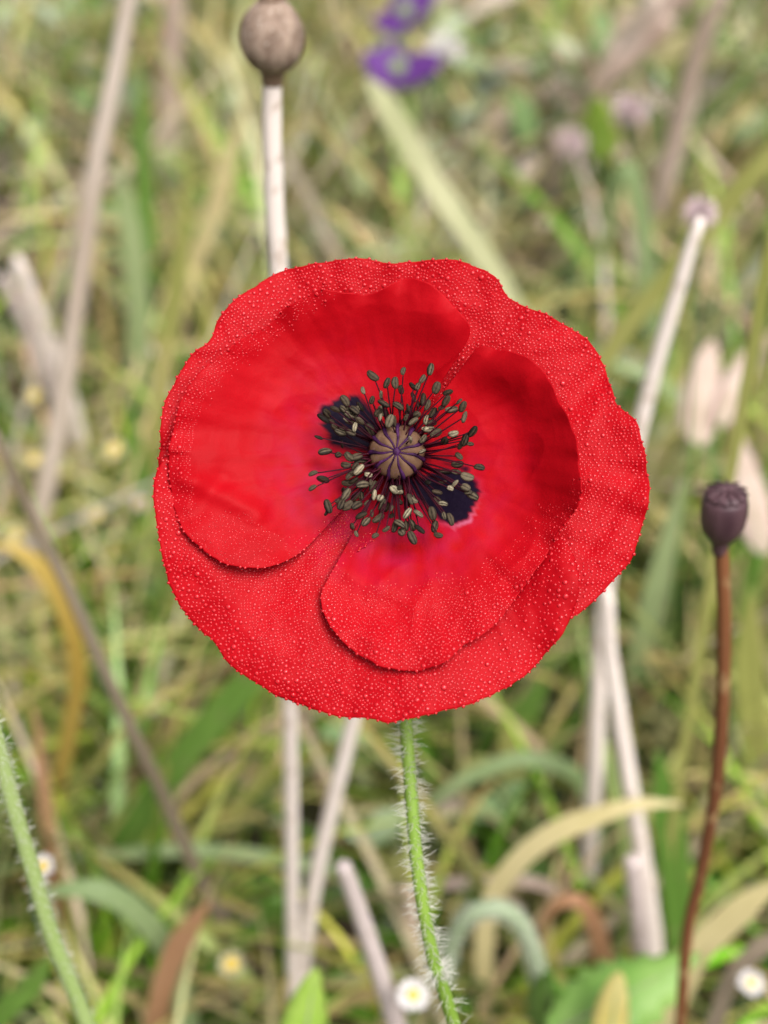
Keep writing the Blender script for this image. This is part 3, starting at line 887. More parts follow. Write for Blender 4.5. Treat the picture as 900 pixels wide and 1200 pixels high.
def anther_mesh(var):
    V, Fc, seam = [], [], []
    NL, NR = 9, 12
    for i in range(NL):
        u = i / (NL - 1)
        z = math.cos(math.pi * u)
        rad = math.sin(math.pi * u) ** 0.8
        for k in range(NR):
            a = 2 * math.pi * k / NR
            g = 0.34 * math.exp(-((math.sin(a / 2)) / 0.30) ** 2)
            r = rad * (1 - g)
            x, y = math.sin(a) * r * 0.58, math.cos(a) * r * 0.42
            x += 0.12 * var * (1 - z * z)
            V.append((x, y, z)); seam.append(math.exp(-((abs((a + math.pi) % (2 * math.pi) - math.pi) - 0.62) / 0.30) ** 2) * rad)
    for i in range(NL - 1):
        for k in range(NR):
            k2 = (k + 1) % NR
            Fc.append((i * NR + k, i * NR + k2, (i + 1) * NR + k2, (i + 1) * NR + k))
    me = bpy.data.meshes.new('anther')
    me.from_pydata(V, [], [f[::-1] for f in Fc])
    me.polygons.foreach_set('use_smooth', [True] * len(me.polygons))
    at = me.attributes.new('seam', 'FLOAT', 'POINT')
    at.data.foreach_set('value', np.array(seam, dtype=np.float32))
    return me
def anther_material(name, dark, light):
    m, n, l = new_mat(name)
    out = n.new('ShaderNodeOutputMaterial')
    at = n.new('ShaderNodeAttribute'); at.attribute_name = 'seam'
    oi = n.new('ShaderNodeObjectInfo')
    tc = n.new('ShaderNodeTexCoord')
    nz = n.new('ShaderNodeTexNoise'); nz.inputs['Scale'].default_value = 2.2; nz.inputs['Detail'].default_value = 5
    l.new(tc.outputs['Object'], nz.inputs['Vector'])
    mm = n.new('ShaderNodeMath'); mm.operation = 'MULTIPLY_ADD'
    l.new(nz.outputs['Fac'], mm.inputs[0]); mm.inputs[1].default_value = 0.7
    l.new(at.outputs['Fac'], mm.inputs[2])
    m2 = n.new('ShaderNodeMath'); m2.operation = 'MULTIPLY_ADD'
    l.new(oi.outputs['Random'], m2.inputs[0]); m2.inputs[1].default_value = 0.5; l.new(mm.outputs[0], m2.inputs[2])
    mr = n.new('ShaderNodeMapRange'); mr.inputs[1].default_value = 0.45; mr.inputs[2].default_value = 1.35
    l.new(m2.outputs[0], mr.inputs[0])
    mx = n.new('ShaderNodeMix'); mx.data_type = 'RGBA'
    l.new(mr.outputs[0], mx.inputs[0]); mx.inputs[6].default_value = (*dark, 1); mx.inputs[7].default_value = (*light, 1)
    p = principled(n, Roughness=0.7); p.inputs['Specular IOR Level'].default_value = 0.15; l.new(mx.outputs[2], p.inputs['Base Color'])
    bp = n.new('ShaderNodeBump'); bp.inputs['Strength'].default_value = 0.5; bp.inputs['Distance'].default_value = 0.0003
    l.new(nz.outputs['Fac'], bp.inputs['Height']); l.new(bp.outputs[0], p.inputs['Normal'])
    l.new(p.outputs[0], out.inputs[0])
    return m
def build_centre(root):
    ax = (Vector((0, 0, CAM_H)) - at_depth(*C0, D0)).normalized()
    # the ovary's own axis leans a little up and to the left
    axis = (ax + Vector((-0.03, 0.02, 0.06))).normalized()
    TOP = 0.0100
    base = at_depth(467, 534, D0 + 0.001)
    mo = plant_mat('ovary_body', (0.05, 0.045, 0.03), (0.10, 0.085, 0.05), 400, 0.6, 0)
    V, Fc = lathe_data(base, axis, [(0, 0.0014), (0.002, 0.0026), (0.005, 0.0034), (0.0078, 0.0036), (0.0088, 0.0033)], 24, 11, 0.03)
    ov = make('ovary', V, Fc, mo, root)
    # stigma disc: a low dome with eleven scalloped lobes
    NR, NS = 12, 132
    ref = Vector((1, 0, 0)); e1 = (ref - axis * ref.dot(axis)).normalized(); e2 = axis.cross(e1)
    RAD, L = 0.00415, 11
    ph = 0.35
    V, Fc, rim = [], [], []
    dc = base + axis * 0.0088
    def disc_pt(u, a, lift=0.0):
        lob = abs(math.sin(L * (a - ph) / 2))         # 0 on a ray, 1 between rays
        sc = 1 - 0.075 * (lob ** 3) * u ** 3 if False else 1 - 0.07 * (1 - lob ** 0.5) * u ** 3
        r = RAD * u * sc
        z = 0.0016 * (1 - u ** 2.2) + 0.00028 * lob ** 0.7 * min(1, u * 2.2) - 0.0007 * max(0, u - 0.9) / 0.1 - 0.0003 * math.exp(-(u / 0.12) ** 2)
        return dc + axis * (z + lift) + e1 * math.cos(a) * r + e2 * math.sin(a) * r
    for i in range(NR + 1):
        for k in range(NS):
            V.append(disc_pt(i / NR, 2 * math.pi * k / NS))
            rim.append((i / NR) ** 6)
    for i in range(NR):
        for k in range(NS):
            k2 = (k + 1) % NS
            Fc.append((i * NS + k, (i + 1) * NS + k, (i + 1) * NS + k2, i * NS + k2))
    b = len(V)
    for k in range(NS):
        V.append(dc - axis * 0.0009 + (disc_pt(0.75, 2 * math.pi * k / NS) - dc) * 1.0 - axis * 0.0008); rim.append(1)
    for k in range(NS):
        k2 = (k + 1) % NS
        Fc.append((NR * NS + k, b + k, b + k2, NR * NS + k2))
    md = plant_mat('stigma_disc', (0.085, 0.043, 0.024), (0.135, 0.075, 0.042), 700, 0.6, 0, spots=(0.11, 0.055, 0.055), bump=0.3, spec=0.12)
    disc = make('stigma_disc', V, Fc, md, root)
    mray = plant_mat('stigma_ray', (0.012, 0.002, 0.012), (0.055, 0.013, 0.065), 900, 0.55, 0, spec=0.12)
    for k in range(L):
        a = ph + 2 * math.pi * k / L
        path = [disc_pt(u, a + 0.06 * math.sin(u * 7 + k), 0.00005) for u in np.linspace(0.10, 1.0, 14)]
        rr = [0.00012 + 0.00026 * u ** 1.5 for u in np.linspace(0, 1, 14)]
        V, Fc = tube_data(path, rr, 6, 0.15)
        make('stigma_ray', V, Fc, mray, disc)
    V, Fc = lathe_data(dc + axis * 0.0013, axis, [(0, 0.0006), (0.0003, 0.0006), (0.00045, 0.0004)], 10, 5, 0.15)
    make('stigma_boss', V, Fc, mray, disc)
    # stamens
    mfil = plant_mat('filament', (0.012, 0.001, 0.004), (0.045, 0.003, 0.010), 300, 0.6, 0, spec=0.12)
    AM = [anther_material('dark_anther', (0.006, 0.004, 0.0025), (0.060, 0.043, 0.026)), anther_material('olive_anther', (0.011, 0.008, 0.005), (0.125, 0.098, 0.062)), anther_material('pale_anther', (0.022, 0.016, 0.010), (0.30, 0.25, 0.165))]
    meshes = {}
    for i in range(3):
        for v in (-1, 0, 1):
            me = anther_mesh(v); me.materials.append(AM[i]); meshes[i, v] = me
    extra = []
    for q in range(46):
        a_ = random.uniform(0, 2 * math.pi); r_ = random.uniform(135, 300)
        extra.append((452 + r_ * math.cos(a_) * 1.05, 432 + r_ * math.sin(a_), random.choice((0, 0, 0, 1))))
    for idx, (zx, zy, kind) in enumerate(ANTHERS + extra):
        px, py = 340 + zx / 3.6, 410 + zy / 3.6
        dx, dy = px - C0[0], py - C0[1]
        R_ = math.hypot(dx, dy)
        aim = math.atan2(dy, dx) + random.gauss(0, 0.12)
        b0 = (C0[0] + 15 * math.cos(aim), C0[1] + 3 + 15 * math.sin(aim))
        top = 0.0028 + 0.0062 * min(1, max(0, (R_ - 30) / 80)) + random.uniform(-0.001, 0.0022) + (0.0015 if kind == 2 else 0) + (0.006 if R_ < 42 else 0.0025 if R_ < 60 else 0)
        p0 = surf(*b0, 0.001)
        p3 = surf(px, py, top)
        m1 = (b0[0] * 0.6 + px * 0.4 + random.uniform(-5, 5), b0[1] * 0.6 + py * 0.4 + random.uniform(-5, 5))
        p1 = surf(*m1, top * 0.72 + 0.0012)
        path = catmull([p0, p1, p3], 12)
        rr = interp([0.00017, 0.00013, 0.00009], 12)
        V, Fc = tube_data(path, rr, 5, 0.1)
        sta = make('stamen', V, Fc, mfil, root)
        an = bpy.data.objects.new('anther', meshes[kind, random.choice((-1, 0, 1))])
        col.objects.link(an)
        an.parent = sta
        an.location = p3 - parent_origin(root)
        d = (path[-1] - path[-3]).normalized()
        d = (d * 0.9 + Vector((random.gauss(0, .45), random.gauss(0, .3), random.gauss(0, .45)))).normalized()
        zq = d.to_track_quat('Z', 'Y')
        # groove turned towards the light side, rolled at random
        want = (ax + Vector((random.gauss(0, .6), random.gauss(0, .4), random.gauss(0, .6))))
        y = (want - d * want.dot(d)).normalized()
        x = y.cross(d)
        mt = Matrix((x, y, d)).transposed()
        an.rotation_mode = 'QUATERNION'
        an.rotation_quaternion = mt.to_quaternion()
        sz = 0.00094 * random.uniform(0.62, 1.18) * (0.9 if kind == 2 else 1)
        an.scale = (sz * random.uniform(0.85, 1.15), sz, sz)
build_poppy()

# ================================================================== WHAT STANDS ROUND THE POPPY
# ---- dry seed heads
def seed_head(name, label, pix, y0, w_px, mat, podmat, colmat, pod_px, pod_h, shape, k=0.0, tilt=(0, 0, 1), hair=0):
    path = stalk_path(pix, y0, k, True, 60)
    root = thing(name, path[-1])
    tag(root, label, 'seed head')
    rr = interp([0.5 * pxm(w, path[0]) for w in w_px], 60)
    V, Fc = tube_data(path, rr, 12, 0.10)
    st = make('stalk', V, Fc, mat, root)
    if hair:
        hairs(path, rr, hair, 0.0014, M['hair'], st)
    top = path[0]
    ax = ((path[0] - path[3]).normalized() + Vector(tilt) * 0.3).normalized()
    Rp = pod_px / F * depth_of(top) * 0.5
    H = pod_h / F * depth_of(top)
    prof = [(u * H, Rp * r) for u, r in shape]
    V, Fc = lathe_data(top - ax * 0.0005, ax, prof, 36, 12, 0.010)
    pod = make('capsule', V, Fc, podmat, root)
    # collar where the petals were
    V, Fc = lathe_data(top - ax * 0.0032, ax, [(0, rr[0] * 1.0), (0.0008, rr[0] * 1.12), (0.0016, rr[0] * 1.1), (0.0024, rr[0] * 1.28), (0.0036, rr[0] * 1.3)], 16)
    make('collar', V, Fc, colmat, root)
    # flat lid with rays
    rt = prof[-1][1]
    V, Fc = lathe_data(top + ax * (H - 0.0006), ax, [(0, rt * 0.9), (0.0004, rt * 1.03), (0.0008, rt * 1.0), (0.0013, rt * 0.7), (0.0016, rt * 0.15)], 44, 11, 0.04)
    lid = make('lid', V, Fc, colmat, root)
    e1 = ax.orthogonal().normalized(); e2 = ax.cross(e1)
    for q in range(11):
        a = 2 * math.pi * q / 11
        dd = e1 * math.cos(a) + e2 * math.sin(a)
        p0 = top + ax * (H + 0.0013)
        V, Fc = tube_data(catmull([p0, p0 + dd * rt * 0.55 - ax * 0.0001, p0 + dd * rt * 1.05 - ax * 0.0008], 6), [0.00025] * 6, 5, 0)
        make('lid_ray', V, Fc, podmat, lid)
    return root
ROUND = [(0, .32), (.03, .46), (.09, .66), (.20, .86), (.34, .97), (.48, 1.0), (.63, .96), (.77, .84), (.88, .66), (.96, .48), (1, .38)]
CUP = [(0, .24), (.04, .42), (.12, .62), (.26, .82), (.44, .95), (.64, 1.0), (.82, .98), (.93, .93), (1, .85)]
seed_head('poppy_seed_head', 'round brown dry seed head on a tall pale pinkish stalk', [(319, 81), (319, 160), (322, 250), (327, 330), (335, 560), (340, 830), (342, 1000), (345, 1200)], 0.293, (23, 25, 24, 25, 26), M['straw'], M['pod'], M['collar'], 76, 83, ROUND)
seed_head('poppy_seed_head', 'small dark plum seed head on a thin red-brown stem', [(845, 632), (848, 700), (848, 780), (844, 870), (835, 950), (820, 1030), (806, 1090), (797, 1200)], 0.222, (17, 18, 17, 17), M['stem_red'], M['pod_dark'], M['pod_dark'], 55, 64, CUP, tilt=(0.4, 0, 1))

# ---- dry stalks
def dry(label, pix, y0, w, mat='straw', k=0.0, name='dry_stalk', cat='dry stalk'):
    return stalk(name, label, cat, pix, y0, w, M[mat], k, 'dead stalks standing in the grass')
dry('straight pale dry stalk crossing behind the foot of the round seed head stalk', [(455, 690), (432, 770), (413, 848), (393, 930), (372, 1020), (357, 1110), (350, 1200)], 0.300, (17, 19, 21, 23))
dry('short broken pale stalk with a rounded end beside the poppy stem', [(401, 1012), (408, 1030), (432, 1100), (450, 1155), (464, 1200)], 0.245, (20, 22, 25, 28), 'straw_pink')
dry('pale broken stalk leaning away behind the dewy outer petal', [(823, 252), (806, 300), (790, 355), (772, 415), (752, 490), (726, 600), (708, 700), (702, 790), (697, 900), (690, 1010), (692, 1120)], 0.345, (15, 20, 22, 22, 24, 26))
dry('pale stalk forking away to the side of the leaning broken stalk', [(712, 690), (714, 760), (724, 830), (738, 920), (749, 985)], 0.32, (17, 20, 22, 24))
dry('short pale stalk stump standing behind the toothed leaf', [(741, 1003), (744, 1040), (750, 1090), (754, 1130)], 0.295, (21, 24, 25), 'straw_pink')
dry('long taupe stalk rising across the whole left of the poppy', [(156, -30), (148, 20), (128, 120), (112, 200), (98, 300), (85, 390), (68, 500), (48, 600), (25, 720), (8, 820)], 0.52, (19, 22, 24, 24, 22), 'taupe')
dry('pale pinkish stalk piece leaning against the long taupe stalk', [(18, 300), (38, 350), (60, 410), (80, 465), (94, 520), (108, 590)], 0.62, (16, 20, 20, 18), 'straw', k=-0.15)
dry('second pinkish stalk piece lying alongside the leaning one', [(2, 320), (26, 372), (50, 430), (72, 490), (90, 560)], 0.66, (14, 17, 18, 16), 'straw_pink', k=-0.15)
dry('thin grey-brown twig slanting through the grass to the lower flower heads', [(-5, 505), (30, 590), (60, 650), (85, 700), (120, 780), (152, 850), (190, 930), (225, 1010), (262, 1085), (290, 1140)], 0.33, (13, 15, 17, 19, 18), 'twig')
dry('longest of the slanting straws behind the pink blossoms', [(840, -40), (770, 20), (700, 75), (640, 112), (540, 165)], 1.05, (26, 30, 28, 22), 'pinkdry', k=-0.3)
dry('straw slanting just above the longest of the slanting straws', [(790, -30), (730, 28), (670, 70), (600, 110)], 1.2, (24, 28, 24), 'straw_warm', k=-0.3)
dry('short tan straw slanting under the longest of the slanting straws', [(790, 20), (748, 60), (700, 100), (675, 150)], 0.95, (22, 26, 24), 'pinkdry', k=-0.3)
dry('thinner straw dropping steeply from the slanting straws', [(770, -10), (735, 50), (712, 100), (694, 160)], 0.98, (18, 22, 20), 'taupe', k=-0.3)
dry('greyish straw lying far back beyond the bent yellow blade', [(850, -20), (818, 60), (795, 150), (775, 230)], 0.85, (20, 26, 24), 'pinkdry', k=-0.2)
dry('pinkish-brown blurred straw rising behind the round seed head', [(205, -30), (200, 80), (196, 200), (192, 330)], 0.95, (24, 30, 26), 'pinkdry', k=-0.1)
dry('faint tan stalk showing between the poppy stem and the hairy arch', [(478, 1040), (484, 1090), (492, 1150), (500, 1200)], 0.32, (18, 22, 24), 'straw_warm')

# ---- single grass blades that stand out
def gb(label, pix, y0, w, mat, k=0.0, twist=0.35, tw2=None, name='grass_shoot', taper=0.35, ground=True):
    w = w * (0.74 if y0 > 0.42 else 0.86)
    return blade(name, label, 'grass', pix, y0, w, M[mat], k, 'single grass blades around the poppy', twist, tw2, ground, taper)
gb('pale straw-green blade slanting from the purple flowers to the poppy', [(428, 90), (455, 130), (500, 205), (545, 270), (592, 345), (640, 440)], 0.62, 40, 'wheat_green', k=0.0, taper=0.15)
gb('thick bent olive-yellow blade arching in behind the pale broken stalk', [(925, 165), (880, 205), (835, 258), (795, 310), (740, 375), (690, 450)], 0.52, 36, 'yellow_green', taper=0.05)
gb('thin yellow-green stem passing behind the dark plum seed head', [(905, 270), (893, 340), (880, 420), (862, 520), (840, 640), (822, 750), (804, 860), (788, 970), (775, 1065)], 0.33, 17, 'yellow_green', taper=0.05, name='grass_stalk')
gb('broad green blade slanting under the lower left of the poppy', [(318, 770), (285, 805), (245, 850), (200, 905), (160, 965), (125, 1020)], 0.36, 42, 'green', taper=0.08, twist=0.2)
gb('curled golden-yellow blade turning rust-brown at its foot', [(-10, 638), (25, 648), (60, 685), (84, 745), (90, 800), (78, 870), (62, 950), (50, 1010)], 0.38, 26, 'gold', taper=0.2)
gb('grey-green arching blade low beside the hairy green stem', [(40, 1050), (90, 1042), (135, 1052), (172, 1082), (200, 1125), (215, 1180)], 0.30, 34, 'green_grey', taper=0.25)
gb('dull green blade lying level under the poppy', [(30, 1003), (120, 1003), (230, 998), (330, 1010), (420, 1030)], 0.35, 28, 'green_grey', twist=0.8)
gb('rust-brown bent leaf tip near the small yellow flower head', [(246, 1056), (228, 1078), (208, 1108), (192, 1150), (180, 1200)], 0.29, 34, 'orange', taper=0.3)
gb('grey-green blade arching behind the poppy stem', [(480, 960), (520, 930), (560, 907), (615, 890), (665, 903), (690, 935), (705, 990)], 0.36, 24, 'green_grey', taper=0.3)
gb('wheat-yellow blade arching over the grey hairy stem', [(800, 942), (750, 942), (700, 955), (650, 975), (610, 1005), (580, 1045), (568, 1090), (566, 1150)], 0.31, 32, 'wheat', taper=0.3)
gb('rusty arched blade folded beside the forked pale stalk', [(632, 1110), (640, 1078), (658, 1058), (680, 1058), (697, 1085), (706, 1130)], 0.31, 30, 'orange', taper=0.7)
gb('yellow-green blade slanting up at the edge beyond the red-brown stem', [(920, 1030), (880, 1055), (845, 1085), (815, 1115), (800, 1150)], 0.27, 40, 'wheat', taper=0.25)
gb('mossy brown blade lying under the slanting yellow-green blade', [(930, 1090), (890, 1110), (855, 1150), (840, 1190)], 0.27, 26, 'twig', taper=0.2)
gb('bright green upright blade behind the pale pinkish stalk at far left', [(160, 60), (164, 130), (168, 220), (176, 330), (180, 430)], 0.75, 30, 'green')
gb('golden upright blade leaning beside the round seed head', [(290, 110), (270, 180), (248, 255), (222, 320), (200, 390)], 0.75, 34, 'wheat', taper=0.3)
gb('pale lime blade standing behind the long taupe stalk', [(138, 190), (150, 260), (160, 340), (162, 430), (166, 520)], 0.68, 38, 'green_pale', taper=0.2)
gb('yellow-green blade standing close to the left rim of the poppy', [(222, 180), (215, 260), (205, 340), (190, 440), (178, 540)], 0.58, 34, 'yellow_green')
gb('soft green blade near the left rim of the poppy', [(150, 470), (158, 540), (170, 600), (186, 680)], 0.55, 44, 'green', taper=0.3)
gb('green-grey blade rising towards the pale pink bud', [(700, 330), (712, 250), (735, 200), (752, 260), (760, 340)], 0.7, 30, 'green_grey')
gb('long green blade leaning behind the right rim of the poppy', [(800, 560), (785, 620), (765, 700), (745, 790), (735, 870)], 0.45, 40, 'green_pale')
gb('vivid green blade standing behind the red-brown stem', [(770, 880), (778, 940), (788, 1010), (795, 1090)], 0.33, 46, 'green', taper=0.3)
gb('olive blade standing behind the thin yellow-green stem', [(880, 690), (876, 780), (884, 880), (890, 980)], 0.4, 42, 'yellow_green', taper=0.2)
gb('green blade sweeping low between the two pale crossing stalks and the twig', [(200, 1190), (250, 1130), (300, 1090), (330, 1060)], 0.31, 26, 'green')
gb('yellowing blade sweeping under the broad green blade', [(330, 870), (300, 920), (260, 960), (180, 1000), (100, 1010)], 0.37, 26, 'yellow_green', taper=0.3)
gb('pale tan blade lying across the grass behind the poppy stem', [(400, 1058), (470, 1045), (560, 1035), (640, 1040)], 0.34, 20, 'pinkdry', twist=0.7)
gb('green blade rising from the corner past the hairy green stem', [(60, 1120), (30, 1160), (0, 1190)], 0.27, 34, 'green', taper=0.2)
gb('yellow-green wide blade standing behind the grey hairy arch', [(590, 840), (600, 900), (596, 960), (580, 1030)], 0.4, 40, 'yellow_green', taper=0.2)
gb('soft green blade slanting behind the rim over the poppy stem', [(640, 800), (600, 850), (560, 900), (520, 970), (500, 1030)], 0.42, 44, 'green', taper=0.2)
gb('silver-green leaf drooping near the pale bud', [(700, 420), (735, 432), (775, 450), (800, 480)], 0.6, 24, 'green_grey', twist=0.5)
gb('bright green blade leaning out by the edge behind the pale bud', [(905, 520), (885, 610), (870, 690), (850, 780)], 0.48, 34, 'green')
gb('brown withered blade upright at the left edge', [(40, 830), (48, 900), (58, 980), (66, 1060)], 0.34, 22, 'orange')

# ---- hairy green stems
def hairy(name, label, pix, y0, w, hn, mat, k=0.0, hl=0.0016):
    path = stalk_path(pix, y0, k, True, 70)
    rr = interp([0.5 * pxm(q, path[10]) for q in w], 70)
    root = thing(name, path[-1])
    tag(root, label, 'stem')
    V, Fc = tube_data(path, rr, 12, 0.06)
    st = make('stem', V, Fc, mat, root)
    hairs(path, rr, hn, hl, M['hair'], st)
    return root
hairy('hairy_stem', 'hairy light green stem leaning in at the lower left corner', [(-30, 800), (-8, 855), (12, 930), (38, 1020), (62, 1100), (102, 1200)], 0.178, (19, 20, 22, 24), 900, plant_mat('pale_green_stem', (0.25, 0.36, 0.10), (0.40, 0.49, 0.21), 60, 0.5, 0.1))
hairy('hairy_stem', 'grey-green hairy stem bent over in a tight arch beside the poppy', [(522, 1150), (530, 1105), (552, 1072), (588, 1066), (614, 1090), (630, 1140), (638, 1200)], 0.255, (18, 22, 24, 24), 1600, plant_mat('grey_felted_stem', (0.20, 0.27, 0.14), (0.33, 0.38, 0.26), 60, 0.6, 0.1))

# ---- leaves
def leaf_mesh(P0, axis, side, L, W, teeth=0, tooth=0.1, cup=0.2, droop=0.2, n=36, pointed=1.0):
    up = axis.cross(side).normalized()
    V, Fc = [], []
    for i in range(n + 1):
        u = i / n
        w = W * math.sin(math.pi * min(1, u ** 0.8)) ** pointed * 0.5 + 0.0002
        if teeth:
            w *= 1 + tooth * ((u * teeth) % 1.0 - 0.5) * 2
        c = P0 + axis * L * u - up * droop * L * u * u
        for q in (-1, -0.5, 0, 0.5, 1):
            V.append(c + side * w * q + up * (cup * w * abs(q) + 0.0004 * math.sin(u * 40 + q * 5)))
    for i in range(n):
        for q in range(4):
            Fc.append((i * 5 + q, i * 5 + q + 1, (i + 1) * 5 + q + 1, (i + 1) * 5 + q))
    return V, Fc
def leaf_plant(name, label, px_base, px_tip, y0, wpx, mat, teeth=0, k=0.0, ytip=None, tooth=0.12, tilt=0.5, pointed=1.0):
    a = on_plane(*px_base, y0, k); b = on_plane(*px_tip, ytip if ytip else y0, k)
    foot = Vector((a.x, a.y + 0.004, -0.004))
    root = thing(name, foot)
    tag(root, label, 'leaf')
    path = catmull([a, a.lerp(foot, 0.5) + Vector((0.002, 0.002, 0)), foot], 14)
    V, Fc = tube_data(path, [0.0009] * 14, 8, 0.05)
    make('leaf_stalk', V, Fc, M['leaf'], root)
    ax = (b - a).normalized()
    v = (Vector((0, 0, CAM_H)) - a).normalized()
    sd = ax.cross(v).normalized()
    up = sd.cross(ax)
    sd = (sd * math.cos(tilt) + up * math.sin(tilt)).normalized()
    V, Fc = leaf_mesh(a, ax, sd, (b - a).length, pxm(wpx, a), teeth, tooth, 0.25, 0.08, pointed=pointed)
    lf = make('leaf_blade', V, Fc, mat, root, solid=0.0004)
    vv, ff = tube_data([Vector(V[i * 5 + 2]) for i in range(0, 35, 2)], interp([0.0007, 0.0002], 18), 6, 0)
    make('midrib', vv, ff, M['green_pale'], lf)
    return root
leaf_plant('green_leaf', 'lime green pointed leaf standing at the foot of the pale crossing stalks', (352, 1260), (366, 1142), 0.200, 58, M['leaf_lime'], 0, ytip=0.232, tilt=-0.3, pointed=0.8)
leaf_plant('toothed_leaf', 'broad bright green toothed leaf low beside the red-brown stem', (640, 1215), (815, 1125), 0.235, 105, M['leaf'], 9, ytip=0.26, tooth=0.16, tilt=0.2)
leaf_plant('toothed_leaf', 'smaller upright green toothed leaf at the foot of the hairy arch', (640, 1230), (648, 1128), 0.25, 60, M['leaf'], 6, tooth=0.14, tilt=0.3)
leaf_plant('yellow_leaf', 'small rounded pale yellow leaf in front of the toothed leaf', (712, 1240), (722, 1148), 0.215, 44, M['leaf_yellow'], 0, ytip=0.245, tilt=-0.3, pointed=0.55)
leaf_plant('dry_leaf', 'large pinkish dry leaf standing behind the dark plum seed head', (815, 520), (830, 408), 0.47, 50, M['pinkdry'], 0, ytip=0.53, tilt=-0.3, pointed=0.6)
leaf_plant('dry_leaf', 'pale pinkish dry leaf leaning right of the large dry leaf', (842, 500), (885, 402), 0.48, 34, M['pinkdry'], 0, ytip=0.54, tilt=-0.3, pointed=0.7)
leaf_plant('dry_leaf', 'long tan dry leaf hanging behind the plum seed head', (895, 650), (865, 520), 0.43, 42, M['pinkdry'], 0, ytip=0.49, tilt=-0.3, pointed=0.7)
leaf_plant('green_leaf', 'small yellow-lime leaf touching the pink blossom', (704, 190), (700, 110), 0.86, 50, M['leaf_lime'], 0, tilt=0.2, pointed=0.7)

# ---- small flowers
def daisy(label, px, py, y0, wpx, petmat, npet=11, face=(0, -0.5, 1), group='small pale flower heads in the grass', disc=0.42):
    c = on_plane(px, py, y0)
    foot = Vector((c.x + random.uniform(-.012, .012), c.y + 0.012, -0.004))
    root = thing('small_daisy', foot)
    tag(root, label, 'flower', group)
    ax = Vector(face).normalized()
    r = pxm(wpx, c) * 0.5 * (0.62 if y0 > 0.3 else 0.74)
    path = catmull([c - ax * r * 0.4, c - ax * r * 1.2 + Vector((0, 0, -0.01)), c.lerp(foot, 0.6), foot], 16)
    V, Fc = tube_data(path, interp([r * 0.13, r * 0.11, r * 0.14], 16), 7, 0.05)
    make('stem', V, Fc, M['green_grey'], root)
    V, Fc = lathe_data(c - ax * r * 0.15, ax, [(-r * 0.3, r * disc * 0.5), (0, r * disc), (r * 0.22, r * disc * 0.95), (r * 0.36, r * disc * 0.6), (r * 0.4, r * disc * 0.15)], 16, 8, 0.05)
    make('disc', V, Fc, M['yellow_disc'], root)
    e1 = ax.orthogonal().normalized(); e2 = ax.cross(e1)
    for i in range(npet):
        a = 2 * math.pi * i / npet + random.uniform(-.1, .1)
        d = (e1 * math.cos(a) + e2 * math.sin(a) + ax * random.uniform(-0.15, 0.35)).normalized()
        s = d.cross(ax).normalized()
        V, Fc = leaf_mesh(c + d * r * disc * 0.8 - ax * r * 0.1, d, s, r * (1 - disc * 0.6), r * 0.46, 0, 0, -0.2, 0.15, 8, 0.5)
        make('petal', V, Fc, petmat, root, solid=0.00015)
    return root
daisy('little white daisy with a yellow eye at the foot of the poppy stem', 484, 1166, 0.235, 50, M['white_petal'], 12)
daisy('white daisy low beyond the red-brown stem, by the mossy brown blade', 880, 1152, 0.26, 40, M['white_petal'], 11)
daisy('cream flower head close beside the hairy light green stem', 50, 1015, 0.24, 36, M['white_petal'], 10, disc=0.55)
daisy('lemon flower head at the lower end of the grey-brown twig', 271, 1130, 0.28, 40, M['cream_petal'], 9, disc=0.6)
daisy('pale flower head hanging below a thin arched straw under the broad petal', 182, 825, 0.42, 34, M['cream_petal'], 9, disc=0.5)
daisy('cream flower head left of the poppy rim, beside the pinkish stalk piece', 113, 602, 0.5, 38, M['cream_petal'], 9, disc=0.6)
daisy('cream flower head near the poppy rim, above the soft green blade', 134, 526, 0.53, 38, M['cream_petal'], 9, disc=0.6)
daisy('yellowish flower head in front of the long taupe stalk', 40, 464, 0.55, 34, M['cream_petal'], 9, disc=0.6)
daisy('cream flower head beside the crossing of taupe and pinkish stalks', 40, 538, 0.52, 34, M['cream_petal'], 9, disc=0.6)
daisy('pale flower head above the curled golden-yellow blade', 18, 628, 0.50, 40, M['cream_petal'], 10, disc=0.5)
daisy('dull cream flower head just left of the poppy rim', 165, 590, 0.5, 30, M['pinkbloom'], 9, disc=0.5)

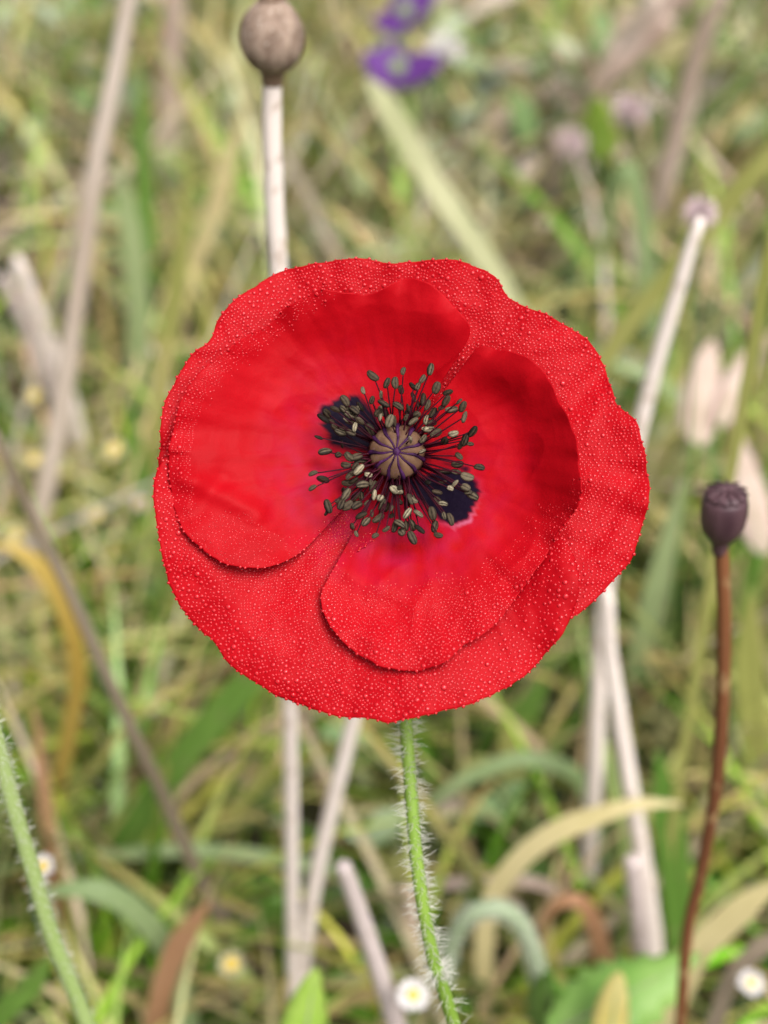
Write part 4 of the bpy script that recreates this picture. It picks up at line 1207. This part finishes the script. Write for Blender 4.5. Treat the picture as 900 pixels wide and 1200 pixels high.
def blossom(label, px, py, y0, wpx, nfl=34, mat=None, name='clover_blossom', stretch=1.0):
    c = on_plane(px, py, y0)
    r = pxm(wpx, c) * 0.5
    foot = Vector((c.x + 0.01, c.y + 0.02, -0.004))
    root = thing(name, foot)
    tag(root, label, 'flower', 'pale pink blossoms in the far grass')
    V, Fc = tube_data(catmull([c, c.lerp(foot, 0.5) + Vector((0.005, 0, 0)), foot], 14), [r * 0.12] * 14, 7, 0.05)
    make('stem', V, Fc, M['green_grey'], root)
    V, Fc = [], []
    for i in range(nfl):
        z = 1 - 1.7 * (i + 0.5) / nfl
        a = i * 2.39996
        q = math.sqrt(max(0, 1 - z * z))
        d = Vector((q * math.cos(a), q * math.sin(a), z * stretch))
        s = d.orthogonal().normalized()
        v, f = leaf_mesh(c + d * r * 0.25, d.normalized(), s, r * 0.8, r * 0.34, 0, 0, 0.5, 0.1, 5, 0.6)
        b = len(V); V += v; Fc += [tuple(k + b for k in t) for t in f]
    make('flower_head', V, Fc, mat or M['pinkbloom'], root)
    return root
blossom('pale pink round blossom beside the small yellow-lime leaf', 738, 130, 0.86, 46)
blossom('mauve-pink blossom lower left of the small yellow-lime leaf', 668, 168, 0.84, 42)
blossom('pinkish blossom under the bend of the olive-yellow blade', 820, 250, 0.46, 42)

def violet_flower(label, px, py, y0, wpx, angs, face=(0, -0.6, 0.8)):
    c = on_plane(px, py, y0)
    r = pxm(wpx, c) * 0.5
    foot = Vector((c.x + 0.02, c.y + 0.03, -0.004))
    root = thing('purple_flower', foot)
    tag(root, label, 'flower', 'purple flowers in the far grass')
    ax = Vector(face).normalized()
    e1 = Vector((1, 0, 0)); e2 = ax.cross(e1).normalized()
    V, Fc = tube_data(catmull([c - ax * r * 0.2, c.lerp(foot, 0.4) + Vector((0.004, 0.004, 0)), foot], 14), [r * 0.06] * 14, 7, 0.05)
    make('stem', V, Fc, M['green_grey'], root)
    V, Fc = lathe_data(c - ax * r * 0.25, ax, [(0, r * 0.1), (r * 0.15, r * 0.2), (r * 0.4, r * 0.17)], 12)
    make('calyx', V, Fc, M['green_grey'], root)
    for a, ln in angs:
        d = (e1 * math.cos(R(a)) + e2 * math.sin(R(a)) + ax * 0.15).normalized()
        s = d.cross(ax).normalized()
        V, Fc = leaf_mesh(c, d, s, r * ln, r * 0.75, 0, 0, 0.25, 0.2, 12, 0.6)
        make('petal', V, Fc, M['violet'], root, solid=0.0002)
    return root
violet_flower('deep purple flower with spread petals at the tip of the pale slanting blade', 466, 80, 0.85, 110, [(0, 1.0), (170, 0.8), (120, 0.6), (215, 0.7), (-35, 0.7)])
violet_flower('magenta-purple flower far back above the other purple one', 474, 14, 0.9, 100, [(45, 1.0), (225, 1.0), (90, 0.6), (0, 0.5)])
violet_flower('dim mauve flower half hidden behind the round seed head stalk', 350, 128, 1.1, 70, [(80, 1.0), (150, .8), (260, 1.0), (20, .7), (330, .8)])
blossom('blurred whitish blossom next to the purple flowers', 522, 58, 0.95, 44, 30, M['white_petal'], 'white_blossom')
